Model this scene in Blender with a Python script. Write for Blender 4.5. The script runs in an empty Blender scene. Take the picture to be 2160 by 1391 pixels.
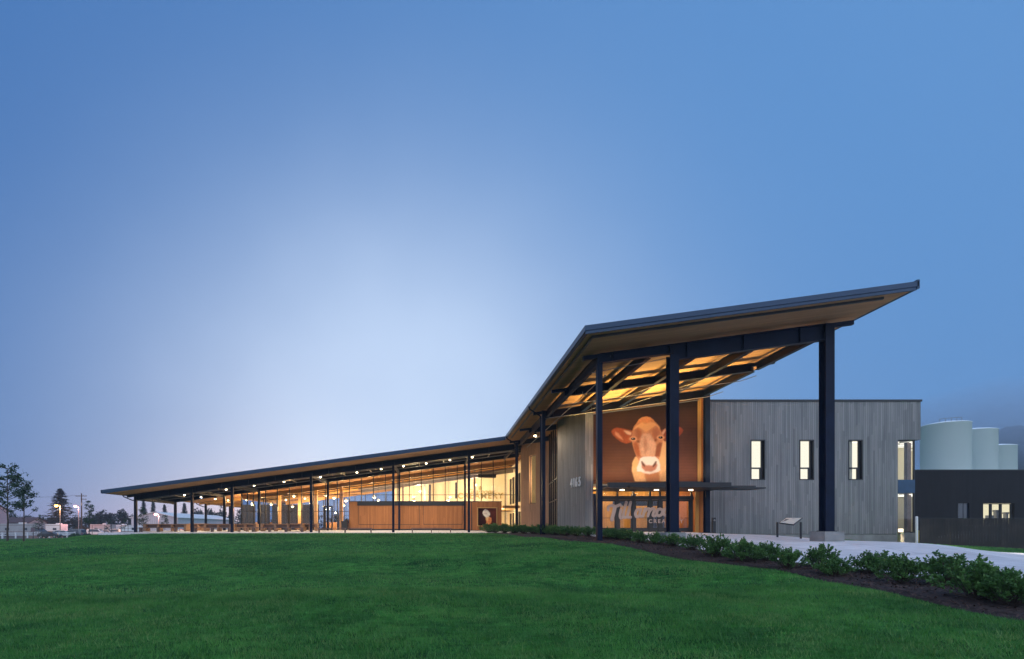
import bpy, math, random
import numpy as np
from mathutils import Vector, Matrix
R = math.radians
rnd = random.Random(7)
sc = bpy.context.scene
C = sc.collection

# ------------------------------------------------------------------ camera
EYE = 1.6
F = 1020.0
HAZE = 0.0006
cam = bpy.data.cameras.new('camera'); camo = bpy.data.objects.new('camera', cam); C.objects.link(camo)
cam.sensor_width = 36; cam.lens = 17.0
cam.shift_x = 155 / 2160; cam.shift_y = 419.5 / 2160
cam.clip_end = 3000; cam.clip_start = .1
camo.location = (0, 0, EYE); camo.rotation_euler = (R(90), 0, 0)
sc.camera = camo

# ------------------------------------------------------------------ world
w = bpy.data.worlds.new('World'); sc.world = w; w.use_nodes = True
nt = w.node_tree; nt.nodes.clear()
def N(t, **k):
    n = nt.nodes.new(t)
    for a, b in k.items(): setattr(n, a, b)
    return n
def srgb(r, g, b, a=1):
    f = lambda c: (c / 255 / 12.92) if c / 255 <= .04045 else ((c / 255 + .055) / 1.055) ** 2.4
    return (f(r), f(g), f(b), a)
tc = N('ShaderNodeTexCoord')
dot = N('ShaderNodeVectorMath', operation='DOT_PRODUCT'); dot.inputs[1].default_value = Vector((-.09, .975, .055)).normalized()
nt.links.new(tc.outputs['Generated'], dot.inputs[0])
nz = N('ShaderNodeTexNoise'); nz.inputs['Scale'].default_value = 1.6; nz.inputs['Detail'].default_value = 3
nt.links.new(tc.outputs['Generated'], nz.inputs['Vector'])
ad = N('ShaderNodeMath', operation='MULTIPLY_ADD'); ad.inputs[1].default_value = .09; 
nt.links.new(nz.outputs['Fac'], ad.inputs[0]); nt.links.new(dot.outputs['Value'], ad.inputs[2])
sb = N('ShaderNodeMath', operation='SUBTRACT'); sb.inputs[1].default_value = .045
nt.links.new(ad.outputs[0], sb.inputs[0])
rp = N('ShaderNodeValToRGB'); cr = rp.color_ramp
pts = [(.62, 0), (.72, .03), (.80, .12), (.87, .30), (.93, .56), (.975, .85), (1.0, 1)]
cr.interpolation = 'B_SPLINE'
cr.elements[0].position = pts[0][0]; cr.elements[0].color = (0, 0, 0, 1)
cr.elements[1].position = pts[-1][0]; cr.elements[1].color = (1, 1, 1, 1)
for p, v in pts[1:-1]:
    e = cr.elements.new(p); e.color = (v, v, v, 1)
nt.links.new(sb.outputs[0], rp.inputs['Fac'])
sx = N('ShaderNodeSeparateXYZ'); nt.links.new(tc.outputs['Generated'], sx.inputs[0])
mr = N('ShaderNodeMapRange'); mr.interpolation_type = 'SMOOTHSTEP'; mr.inputs['From Min'].default_value = -.75; mr.inputs['From Max'].default_value = .7
nt.links.new(sx.outputs['X'], mr.inputs['Value'])
m1 = N('ShaderNodeMix', data_type='RGBA'); m1.inputs['A'].default_value = srgb(62, 115, 182); m1.inputs['B'].default_value = srgb(94, 148, 210)
nt.links.new(mr.outputs[0], m1.inputs['Factor'])
m2 = N('ShaderNodeMix', data_type='RGBA'); m2.inputs['B'].default_value = (.72, .88, 1.13, 1)
nt.links.new(rp.outputs['Color'], m2.inputs['Factor']); nt.links.new(m1.outputs['Result'], m2.inputs['A'])
sky = N('ShaderNodeTexSky', sky_type='NISHITA'); sky.sun_disc = False
sky.sun_elevation = R(2); sky.sun_rotation = R(-20)
m3 = N('ShaderNodeMix', data_type='RGBA', blend_type='ADD'); m3.inputs['Factor'].default_value = .012
nt.links.new(m2.outputs['Result'], m3.inputs['A']); nt.links.new(sky.outputs[0], m3.inputs['B'])
bg = N('ShaderNodeBackground'); bg.inputs['Strength'].default_value = .97
# the brighter western half of the dusk sky is behind the photographer
mw = N('ShaderNodeMapRange'); mw.interpolation_type = 'SMOOTHSTEP'; mw.inputs['From Min'].default_value = .25; mw.inputs['From Max'].default_value = -.5
nt.links.new(sx.outputs['Y'], mw.inputs['Value'])
m4 = N('ShaderNodeMix', data_type='RGBA'); m4.inputs['B'].default_value = (.85, 1.0, 1.30, 1)
nt.links.new(mw.outputs[0], m4.inputs['Factor']); nt.links.new(m3.outputs['Result'], m4.inputs['A'])
nt.links.new(m4.outputs['Result'], bg.inputs['Color'])
wo = N('ShaderNodeOutputWorld'); nt.links.new(bg.outputs[0], wo.inputs['Surface'])

# dusk: the sun is down at the horizon, only a faint soft afterglow is left of it
sl = bpy.data.lights.new('afterglow', 'SUN'); sl.energy = .12; sl.angle = R(25); sl.color = (.75, .85, 1)
slo = bpy.data.objects.new('afterglow', sl); C.objects.link(slo); slo.rotation_euler = (R(50), 0, R(30))

vs = sc.view_settings
vs.view_transform = 'Standard'; vs.look = 'None'; vs.exposure = 0; vs.gamma = 1
cy = sc.cycles
cy.use_denoising = True; cy.max_bounces = 8; cy.diffuse_bounces = 3; cy.glossy_bounces = 3; cy.transparent_max_bounces = 24
cy.volume_bounces = 0; cy.sample_clamp_indirect = 4; cy.use_light_tree = True
cy.caustics_reflective = False; cy.caustics_refractive = False

# ------------------------------------------------------------------ object helpers
ROOT = {}
class MB:
    def __init__(s): s.v = []; s.f = []; s.m = []; s.sm = []
    def add(s, vs_, fs, mi=0, smooth=False):
        o = len(s.v); s.v += [tuple(p) for p in vs_]
        for f in fs: s.f.append([o + i for i in f]); s.m.append(mi); s.sm.append(smooth)
        return s
    def hexa(s, p, mi=0):   # 8 corners: bottom 4 ccw, top 4 ccw
        return s.add(p, [(0, 3, 2, 1), (4, 5, 6, 7), (0, 1, 5, 4), (1, 2, 6, 5), (2, 3, 7, 6), (3, 0, 4, 7)], mi)
    def box(s, x0, x1, y0, y1, z0, z1, mi=0):
        return s.hexa([(x0, y0, z0), (x1, y0, z0), (x1, y1, z0), (x0, y1, z0), (x0, y0, z1), (x1, y0, z1), (x1, y1, z1), (x0, y1, z1)], mi)
    def sbox(s, x0, x1, y0, y1, zb, zt, mi=0):  # zb, zt are functions of x
        return s.hexa([(x0, y0, zb(x0)), (x1, y0, zb(x1)), (x1, y1, zb(x1)), (x0, y1, zb(x0)), (x0, y0, zt(x0)), (x1, y0, zt(x1)), (x1, y1, zt(x1)), (x0, y1, zt(x0))], mi)
    def tube(s, a, b, r0, r1=None, n=8, mi=0, cap=True):
        a = Vector(a); b = Vector(b); r1 = r0 if r1 is None else r1
        d = (b - a).normalized(); u = d.orthogonal().normalized(); v = d.cross(u)
        P = []
        for c, r in ((a, r0), (b, r1)):
            for i in range(n):
                t = 2 * math.pi * i / n; P.append(c + u * math.cos(t) * r + v * math.sin(t) * r)
        fs = [(i, (i + 1) % n, n + (i + 1) % n, n + i) for i in range(n)]
        s.add(P, fs, mi, True)
        if cap: s.add(P, [tuple(range(n))[::-1], tuple(range(n, 2 * n))], mi)
        return s
    def path(s, pts, r, n=8, mi=0):
        for a, b in zip(pts[:-1], pts[1:]): s.tube(a, b, r, n=n, mi=mi)
        return s
    def lathe(s, prof, cx=0, cy=0, n=24, mi=0, smooth=True):
        P = []
        for r, z in prof:
            for i in range(n):
                t = 2 * math.pi * i / n; P.append((cx + r * math.cos(t), cy + r * math.sin(t), z))
        fs = []
        for k in range(len(prof) - 1):
            for i in range(n):
                j = (i + 1) % n; fs.append((k * n + i, k * n + j, (k + 1) * n + j, (k + 1) * n + i))
        return s.add(P, fs, mi, smooth)
    def wall(s, x0, x1, z0, z1, holes, y0, y1, mi=0, ztop=None):
        xs = sorted({x0, x1} | {h[0] for h in holes} | {h[1] for h in holes})
        zs = sorted({z0, z1} | {h[2] for h in holes} | {h[3] for h in holes})
        for i in range(len(xs) - 1):
            for j in range(len(zs) - 1):
                cx = (xs[i] + xs[i + 1]) / 2; cz = (zs[j] + zs[j + 1]) / 2
                if any(h[0] < cx < h[1] and h[2] < cz < h[3] for h in holes): continue
                s.box(xs[i], xs[i + 1], y0, y1, zs[j], zs[j + 1], mi)
        return s
    def build(s, name, mats, parent=None, loc=None):
        """one mesh object; verts are given in world space (or in the thing's own space when loc is None and no parent)"""
        me = bpy.data.meshes.new(name)
        off = Vector((0, 0, 0))
        if parent is not None: off = ROOT.get(parent.name, Vector((0, 0, 0)))
        elif loc is not None: off = Vector(loc)
        me.from_pydata([(p[0] - off.x, p[1] - off.y, p[2] - off.z) for p in s.v], [], s.f)
        if not isinstance(mats, (list, tuple)): mats = [mats]
        for m in mats: me.materials.append(m)
        me.polygons.foreach_set('material_index', s.m); me.polygons.foreach_set('use_smooth', s.sm)
        me.update()
        o = bpy.data.objects.new(name, me); C.objects.link(o)
        if parent is not None: o.parent = parent; ROOT[o.name] = off
        elif loc is not None: o.location = loc; ROOT[o.name] = off
        return o
def tag(o, label=None, cat=None, group=None, kind=None):
    if label: o['label'] = label
    if cat: o['category'] = cat
    if group: o['group'] = group
    if kind: o['kind'] = kind
    return o
def empty(name, loc, label, cat, group=None, rz=0):
    o = bpy.data.objects.new(name, None); C.objects.link(o); o.location = loc; o.rotation_euler = (0, 0, rz); o.empty_display_size = .3
    ROOT[o.name] = Vector(loc) if rz == 0 else Vector((0, 0, 0))
    return tag(o, label, cat, group)
def local(name, label=None, cat=None, group=None):    # thing built about its own origin
    o = bpy.data.objects.new(name, None); C.objects.link(o); ROOT[o.name] = Vector((0, 0, 0))
    return tag(o, label, cat, group)
KIDS = {}
def dup(o, loc=None, rz=None, label=None, scale=None, parent=None):
    c = o.copy(); C.objects.link(c)
    if parent is not None: c.parent = parent
    for ch in list(o.children): dup(ch, parent=c)
    if loc is not None: c.location = loc
    if rz is not None: c.rotation_euler = (0, 0, rz)
    if scale is not None: c.scale = (scale,) * 3 if not hasattr(scale, '__len__') else scale
    if label: c['label'] = label
    return c
def spread(proto, spots):   # [(loc, rz, label, scale)] : first uses the prototype
    out = []
    for i, (loc, rz, label, s) in enumerate(spots):
        if i == 0: o = None; out.append((loc, rz, label, s))
        else: out.append(dup(proto, loc, rz, label, s))
    loc, rz, label, s = spots[0]
    proto.location = loc; proto.rotation_euler = (0, 0, rz); proto.scale = (s,) * 3 if not hasattr(s, '__len__') else s; proto['label'] = label
    out[0] = proto
    return out
def text_mesh(name, body, size, mat, parent=None, loc=(0, 0, 0), rot=(R(90), 0, 0), depth=.02, shear=0, spacing=1, align='CENTER', bold=0, sx=1):
    cu = bpy.data.curves.new(name, 'FONT'); cu.body = body; cu.size = size; cu.extrude = depth / 2; cu.shear = shear
    cu.space_character = spacing; cu.align_x = align; cu.offset = bold
    t = bpy.data.objects.new('tmp', cu); C.objects.link(t)
    bpy.context.view_layer.update()
    me = bpy.data.meshes.new_from_object(t.evaluated_get(bpy.context.evaluated_depsgraph_get())); bpy.data.objects.remove(t)
    me.materials.clear(); me.materials.append(mat); me.name = name
    M = Matrix.Diagonal((sx, 1, 1, 1)); me.transform(M)
    o = bpy.data.objects.new(name, me); C.objects.link(o)
    off = ROOT.get(parent.name, Vector((0, 0, 0))) if parent else Vector((0, 0, 0))
    if parent: o.parent = parent
    o.location = Vector(loc) - off; o.rotation_euler = rot
    return o
def P(x, y, Y): return Vector(((x - 925) / F * Y, Y, EYE + (1115 - y) / F * Y))
def X(x, Y): return (x - 925) / F * Y
def Z(y, Y): return EYE + (1115 - y) / F * Y

# ------------------------------------------------------------------ materials
def mat(name):
    m = bpy.data.materials.new(name); m.use_nodes = True; t = m.node_tree; t.nodes.clear()
    return m, t
def nd(t, typ, **k):
    n = t.nodes.new(typ)
    for a, b in k.items():
        if a.startswith('i_'): n.inputs[a[2:].replace('_', ' ')].default_value = b
        else: setattr(n, a, b)
    return n
def plain(name, col, rough=.6, metal=0, var=.15, scale=3, bump=0, emit=None, es=0, stretch=(1, 1, 1), spec=.5, bscale=None):
    m, t = mat(name)
    o = nd(t, 'ShaderNodeOutputMaterial'); b = nd(t, 'ShaderNodeBsdfPrincipled')
    t.links.new(b.outputs[0], o.inputs[0])
    b.inputs['Roughness'].default_value = rough; b.inputs['Metallic'].default_value = metal; b.inputs['Specular IOR Level'].default_value = spec
    tc = nd(t, 'ShaderNodeTexCoord'); mp = nd(t, 'ShaderNodeMapping'); mp.inputs['Scale'].default_value = stretch
    t.links.new(tc.outputs['Object'], mp.inputs['Vector'])
    n = nd(t, 'ShaderNodeTexNoise'); n.inputs['Scale'].default_value = scale; n.inputs['Detail'].default_value = 6
    t.links.new(mp.outputs[0], n.inputs['Vector'])
    mx = nd(t, 'ShaderNodeMix', data_type='RGBA')
    mx.inputs['A'].default_value = (*[c * (1 - var) for c in col], 1); mx.inputs['B'].default_value = (*[min(1, c * (1 + var)) for c in col], 1)
    rr = nd(t, 'ShaderNodeMapRange'); rr.inputs['From Min'].default_value = .3; rr.inputs['From Max'].default_value = .7
    t.links.new(n.outputs['Fac'], rr.inputs['Value']); t.links.new(rr.outputs[0], mx.inputs['Factor'])
    t.links.new(mx.outputs['Result'], b.inputs['Base Color'])
    if bump:
        bp = nd(t, 'ShaderNodeBump'); bp.inputs['Strength'].default_value = bump; bp.inputs['Distance'].default_value = .02
        if bscale:
            n2 = nd(t, 'ShaderNodeTexNoise'); n2.inputs['Scale'].default_value = bscale; n2.inputs['Detail'].default_value = 5
            t.links.new(mp.outputs[0], n2.inputs['Vector']); t.links.new(n2.outputs['Fac'], bp.inputs['Height'])
        else: t.links.new(n.outputs['Fac'], bp.inputs['Height'])
        t.links.new(bp.outputs[0], b.inputs['Normal'])
    if emit:
        b.inputs['Emission Color'].default_value = (*emit, 1); b.inputs['Emission Strength'].default_value = es
    return m
def planks(name, col, axis=(1, 0, 0), width=.12, var=.3, grain=(12, 12, .6), gap=.07, tint=(1, 1, 1), rough=.75, gapdark=.35, joint=0, along=None):
    """boards running along the third direction, counted along 'axis'"""
    m, t = mat(name)
    o = nd(t, 'ShaderNodeOutputMaterial'); b = nd(t, 'ShaderNodeBsdfPrincipled'); t.links.new(b.outputs[0], o.inputs[0])
    b.inputs['Roughness'].default_value = rough; b.inputs['Specular IOR Level'].default_value = .3
    tc = nd(t, 'ShaderNodeTexCoord')
    d = nd(t, 'ShaderNodeVectorMath', operation='DOT_PRODUCT'); d.inputs[1].default_value = axis
    t.links.new(tc.outputs['Object'], d.inputs[0])
    dv = nd(t, 'ShaderNodeMath', operation='DIVIDE'); dv.inputs[1].default_value = width; t.links.new(d.outputs['Value'], dv.inputs[0])
    fl = nd(t, 'ShaderNodeMath', operation='FLOOR'); t.links.new(dv.outputs[0], fl.inputs[0])
    fr = nd(t, 'ShaderNodeMath', operation='FRACT'); t.links.new(dv.outputs[0], fr.inputs[0])
    w0 = nd(t, 'ShaderNodeTexWhiteNoise', noise_dimensions='1D'); t.links.new(fl.outputs[0], w0.inputs['W'])
    d2 = nd(t, 'ShaderNodeVectorMath', operation='DOT_PRODUCT'); d2.inputs[1].default_value = (0, 0, 1 / 2.7) if axis[2] == 0 and along is None else (along or (1 / 2.7, 0, 0)); t.links.new(tc.outputs['Object'], d2.inputs[0])
    sh = nd(t, 'ShaderNodeMath', operation='MULTIPLY_ADD'); sh.inputs[1].default_value = 7.3; t.links.new(w0.outputs['Value'], sh.inputs[0]); t.links.new(d2.outputs['Value'], sh.inputs[2])
    f2 = nd(t, 'ShaderNodeMath', operation='FLOOR'); t.links.new(sh.outputs[0], f2.inputs[0])
    cb = nd(t, 'ShaderNodeCombineXYZ'); t.links.new(fl.outputs[0], cb.inputs[0]); t.links.new(f2.outputs[0], cb.inputs[1])
    wn = nd(t, 'ShaderNodeTexWhiteNoise', noise_dimensions='2D'); t.links.new(cb.outputs[0], wn.inputs['Vector'])
    mp = nd(t, 'ShaderNodeMapping'); mp.inputs['Scale'].default_value = grain; t.links.new(tc.outputs['Object'], mp.inputs['Vector'])
    n = nd(t, 'ShaderNodeTexNoise'); n.inputs['Scale'].default_value = 1; n.inputs['Detail'].default_value = 5; t.links.new(mp.outputs[0], n.inputs['Vector'])
    n2 = nd(t, 'ShaderNodeTexNoise'); n2.inputs['Scale'].default_value = .35; n2.inputs['Detail'].default_value = 2; t.links.new(tc.outputs['Object'], n2.inputs['Vector'])
    a1 = nd(t, 'ShaderNodeMath', operation='MULTIPLY_ADD'); a1.inputs[1].default_value = .6; t.links.new(wn.outputs['Value'], a1.inputs[0]); t.links.new(n.outputs['Fac'], a1.inputs[2])
    a2 = nd(t, 'ShaderNodeMath', operation='MULTIPLY_ADD'); a2.inputs[1].default_value = .5; t.links.new(n2.outputs['Fac'], a2.inputs[0]); t.links.new(a1.outputs[0], a2.inputs[2])
    rr = nd(t, 'ShaderNodeMapRange'); rr.inputs['From Min'].default_value = .5; rr.inputs['From Max'].default_value = 1.6; t.links.new(a2.outputs[0], rr.inputs['Value'])
    mx = nd(t, 'ShaderNodeMix', data_type='RGBA')
    mx.inputs['A'].default_value = (*[c * (1 - var) for c in col], 1); mx.inputs['B'].default_value = (*[min(1, c * (1 + var) * q) for c, q in zip(col, tint)], 1)
    t.links.new(rr.outputs[0], mx.inputs['Factor'])
    lt = nd(t, 'ShaderNodeMath', operation='LESS_THAN'); lt.inputs[1].default_value = gap; t.links.new(fr.outputs[0], lt.inputs[0])
    mg = nd(t, 'ShaderNodeMix', data_type='RGBA'); mg.inputs['B'].default_value = (*[c * gapdark for c in col], 1)
    t.links.new(lt.outputs[0], mg.inputs['Factor']); t.links.new(mx.outputs['Result'], mg.inputs['A'])
    t.links.new(mg.outputs['Result'], b.inputs['Base Color'])
    bp = nd(t, 'ShaderNodeBump'); bp.inputs['Strength'].default_value = .6; bp.inputs['Distance'].default_value = .02; bp.invert = True
    t.links.new(lt.outputs[0], bp.inputs['Height']); t.links.new(bp.outputs[0], b.inputs['Normal'])
    return m
def emis(name, col, s):
    m, t = mat(name); o = nd(t, 'ShaderNodeOutputMaterial'); e = nd(t, 'ShaderNodeEmission'); e.inputs[0].default_value = (*col, 1); e.inputs[1].default_value = s
    t.links.new(e.outputs[0], o.inputs[0]); return m
def glass(name, tint=(1, 1, 1), refl=1.0, ior=1.5):
    m, t = mat(name); o = nd(t, 'ShaderNodeOutputMaterial')
    tr = nd(t, 'ShaderNodeBsdfTransparent'); tr.inputs[0].default_value = (*tint, 1)
    gl = nd(t, 'ShaderNodeBsdfGlossy'); gl.inputs['Roughness'].default_value = .01; gl.inputs[0].default_value = (refl, refl, refl, 1)
    fr = nd(t, 'ShaderNodeFresnel'); fr.inputs[0].default_value = ior
    mx = nd(t, 'ShaderNodeMixShader'); t.links.new(fr.outputs[0], mx.inputs[0]); t.links.new(tr.outputs[0], mx.inputs[1]); t.links.new(gl.outputs[0], mx.inputs[2])
    t.links.new(mx.outputs[0], o.inputs[0]); return m
def leafmat(name, c1, c2, rough=.5, trans=.25, scale=2.5):
    m, t = mat(name); o = nd(t, 'ShaderNodeOutputMaterial')
    b = nd(t, 'ShaderNodeBsdfPrincipled'); b.inputs['Roughness'].default_value = rough; b.inputs['Specular IOR Level'].default_value = .4
    tl = nd(t, 'ShaderNodeBsdfTranslucent')
    tc = nd(t, 'ShaderNodeTexCoord'); n = nd(t, 'ShaderNodeTexNoise'); n.inputs['Scale'].default_value = scale; n.inputs['Detail'].default_value = 4
    t.links.new(tc.outputs['Object'], n.inputs['Vector'])
    rr = nd(t, 'ShaderNodeMapRange'); rr.inputs['From Min'].default_value = .3; rr.inputs['From Max'].default_value = .7; t.links.new(n.outputs['Fac'], rr.inputs['Value'])
    g = nd(t, 'ShaderNodeNewGeometry')
    a = nd(t, 'ShaderNodeMath', operation='MULTIPLY_ADD'); a.inputs[1].default_value = .5; t.links.new(g.outputs['Random Per Island'], a.inputs[0]); t.links.new(rr.outputs[0], a.inputs[2])
    s = nd(t, 'ShaderNodeMath', operation='MULTIPLY'); s.inputs[1].default_value = .67; t.links.new(a.outputs[0], s.inputs[0])
    mx = nd(t, 'ShaderNodeMix', data_type='RGBA'); mx.inputs['A'].default_value = (*c1, 1); mx.inputs['B'].default_value = (*c2, 1)
    t.links.new(s.outputs[0], mx.inputs['Factor']); t.links.new(mx.outputs['Result'], b.inputs['Base Color']); t.links.new(mx.outputs['Result'], tl.inputs[0])
    ms = nd(t, 'ShaderNodeMixShader'); ms.inputs[0].default_value = trans
    t.links.new(b.outputs[0], ms.inputs[1]); t.links.new(tl.outputs[0], ms.inputs[2]); t.links.new(ms.outputs[0], o.inputs[0]); return m

M = {}
M['steel'] = plain('navy_steel', (.004, .010, .030), .42, 0, .25, 1.5, spec=.14)
M['roofmetal'] = plain('blue_grey_roof_metal', (.012, .045, .105), .42, .1, .12, .8, stretch=(1, 1, 1))
M['darkmetal'] = plain('dark_anodised_metal', (.02, .022, .028), .45, 0, .2, 2)
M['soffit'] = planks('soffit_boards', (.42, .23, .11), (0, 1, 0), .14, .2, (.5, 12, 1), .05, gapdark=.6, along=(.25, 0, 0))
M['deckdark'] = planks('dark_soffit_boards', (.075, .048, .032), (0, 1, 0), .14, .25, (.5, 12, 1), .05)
M['greywood'] = planks('weathered_grey_boards', (.235, .242, .252), (1, 0, 0), .135, .34, (14, 14, .5), .10, (1.05, 1.0, .95))
M['greywood_y'] = planks('weathered_grey_boards_side', (.33, .30, .27), (.2, 1, 0), .135, .28, (14, 14, .5), .10, (1.05, 1.0, .95))
M['cedar'] = planks('cedar_boards', (.42, .17, .065), (1, 0, 0), .15, .28, (10, 10, .5), .06, (1, 1.05, 1.1))
M['cedar_y'] = planks('cedar_boards_side', (.40, .22, .13), (.2, 1, 0), .14, .25, (10, 10, .5), .08, (1, 1.05, 1.1))
M['tablewood'] = plain('table_timber', (.36, .20, .11), .55, 0, .3, 2, stretch=(1, 10, 10))
M['benchwood'] = plain('bench_timber', (.16, .10, .085), .55, 0, .3, 2, stretch=(1, 10, 10))
M['glulam'] = plain('glued_timber', (.55, .33, .12), .5, 0, .15, 2, stretch=(10, 10, .7))
M['concrete'] = plain('concrete', (.27, .27, .265), .8, 0, .18, 2.2, .25, bscale=25)
def paving(name, col, sx_, sy_):
    m = plain(name, col, .75, 0, .13, .35, .1, bscale=30); t = m.node_tree
    b = [n for n in t.nodes if n.type == 'BSDF_PRINCIPLED'][0]; src = b.inputs['Base Color'].links[0].from_socket
    tc = nd(t, 'ShaderNodeTexCoord'); s = nd(t, 'ShaderNodeSeparateXYZ'); t.links.new(tc.outputs['Object'], s.inputs[0]); mm = []
    for ax, w_ in (('X', sx_), ('Y', sy_)):
        q = nd(t, 'ShaderNodeMath', operation='DIVIDE'); q.inputs[1].default_value = w_; t.links.new(s.outputs[ax], q.inputs[0])
        f = nd(t, 'ShaderNodeMath', operation='FRACT'); t.links.new(q.outputs[0], f.inputs[0]); l = nd(t, 'ShaderNodeMath', operation='LESS_THAN'); l.inputs[1].default_value = .022 / w_; t.links.new(f.outputs[0], l.inputs[0]); mm.append(l)
    mx_ = nd(t, 'ShaderNodeMath', operation='MAXIMUM'); t.links.new(mm[0].outputs[0], mx_.inputs[0]); t.links.new(mm[1].outputs[0], mx_.inputs[1])
    n3 = nd(t, 'ShaderNodeTexNoise'); n3.inputs['Scale'].default_value = 1.7; n3.inputs['Detail'].default_value = 7; t.links.new(tc.outputs['Object'], n3.inputs['Vector'])
    rr = nd(t, 'ShaderNodeMapRange'); rr.inputs['From Min'].default_value = .25; rr.inputs['From Max'].default_value = .6; rr.inputs['To Min'].default_value = .80; t.links.new(n3.outputs['Fac'], rr.inputs['Value'])
    st = nd(t, 'ShaderNodeMix', data_type='RGBA', blend_type='MULTIPLY'); st.inputs['Factor'].default_value = 1; t.links.new(src, st.inputs['A']); t.links.new(rr.outputs[0], st.inputs['B'])
    j = nd(t, 'ShaderNodeMix', data_type='RGBA'); j.inputs['B'].default_value = (col[0] * .4, col[1] * .4, col[2] * .4, 1); t.links.new(mx_.outputs[0], j.inputs['Factor']); t.links.new(st.outputs['Result'], j.inputs['A']); t.links.new(j.outputs['Result'], b.inputs['Base Color']); return m
M['slab'] = paving('pale_concrete_paving', (.74, .72, .75), 2.4, 2.4)
M['cream'] = plain('cream_plaster', (.80, .73, .56), .7, 0, .04, .6)
M['white'] = plain('white_paint', (.78, .79, .80), .5, 0, .05, 1)
M['offwhite'] = plain('dull_white_paint', (.38, .37, .38), .5, 0, .12, 1)
M['black'] = plain('black_rubber', (.015, .015, .017), .6, 0, .2, 3)
M['dimglass'] = glass('sky_dimming_glass', (.30, .42, .62), 1, 1.5)  # blue tint added to darken the bright sky seen through the back glazing
M['glass'] = glass('clear_glass', (.93, .95, .95), 1, 1.5)
M['darkglass'] = plain('dark_glazing', (.02, .03, .05), .08, 0, .1, 1, spec=.8)
M['leaf'] = leafmat('shrub_leaf', (.026, .10, .030), (.17, .34, .09))
M['leafd'] = leafmat('tree_leaf', (.018, .05, .03), (.05, .10, .05))
M['needle'] = leafmat('needle_leaf', (.008, .018, .018), (.022, .04, .034))
M['bark'] = plain('bark', (.07, .05, .042), .9, 0, .3, 8, .4)
M['bulb'] = emis('warm_bulb', (1, .78, .42), 14)
M['spotface'] = emis('downlight_lens', (1, .80, .50), 22)
M['litwin'] = emis('glow_panel', (1, .93, .74), 1.15)
M['tank'] = plain('white_tank_coating', (.83, .92, .98), .5, 0, .03, .2)
M['darkwall'] = planks('dark_brown_cladding', (.016, .014, .017), (1, 0, 0), .3, .2, (3, 3, .4), .05)
M['yellow'] = plain('yellow_paint', (.6, .45, .05), .5)
M['orange_sodium'] = emis('sodium_lamp', (1, .42, .10), 12)
M['pink_sodium'] = emis('pink_lamp', (1, .36, .34), 10)
# ------------------------------------------------------------------ terrain
CP = [(0, 0, 0), (0, 6, 0), (-8, 4, 0), (8, 3, 0), (-8, 9, .08), (0, 12, .25), (5, 10, .2), (-10, 20, .5), (0, 20, .62), (5, 18, .72), (-5, 30, .88), (2, 30, .98),
      (-30, 43.4, 1.0), (-24, 43.4, 1.12), (-16, 43.4, 1.14), (-8, 43.4, 1.15), (0, 43.4, 1.15), (4, 43, 1.16), (-20, 30, .7), (-30, 30, .45), (-16, 15, .3), (-34, 40, .5), (-40, 46, .3),
      (-60, 60, 0), (-80, 90, -.3), (-30, 100, -.2), (-40, 75, .2), (-50, 140, -.3), (-100, 140, -.3), (0, 140, -.2), (-60, 20, 0), (-30, 5, 0),
      (8.5, 7, .22), (10, 10.5, .33), (9.5, 14, .48), (10.3, 18, .7), (8.8, 15.6, .5), (7.4, 21.5, .98), (6, 21, 1.0), (8, 27, 1.1), (6.5, 36, 1.15), (5.5, 43, 1.17),
      (27.6, 30, .66), (29.7, 24.5, .22), (19, 33, 1.16), (26, 33.6, .84), (34, 33, .45), (38.7, 32, .17), (24, 15, .25), (17.8, 21.8, .96), (13, 15, .6), (14, 27, 1.2), (15, 32, 1.3), (36, 20, -.1), (45, 30, 0),
      (12, 34, 1.3), (16, 34, 1.3), (60, 40, -.2), (50, 60, 0), (20, 60, .9), (0, 60, 1.1), (-20, 60, 1.1), (90, 90, 0), (40, 5, -.2), (14, 4, 0), (120, 140, 0)]
CPA = np.array(CP)
def gz(x, y):
    x = np.asarray(x, float); y = np.asarray(y, float)
    d2 = (x[..., None] - CPA[:, 0]) ** 2 + (y[..., None] - CPA[:, 1]) ** 2
    s2 = 1.2 + .0012 * (CPA[:, 0] ** 2 + CPA[:, 1] ** 2)
    wt = 1.0 / (d2 + s2) ** 2.2
    return (wt * CPA[:, 2]).sum(-1) / wt.sum(-1)
def g(x, y): return float(gz(x, y))
def hit(px, py):     # where the line of sight through a point of the photo meets the ground
    dx = (px - 925) / F; dz = (1115 - py) / F
    Y = 5.0
    while Y < 140:
        if EYE + dz * Y <= g(dx * Y, Y): break
        Y += .1
    return dx * Y, Y, g(dx * Y, Y)

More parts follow.
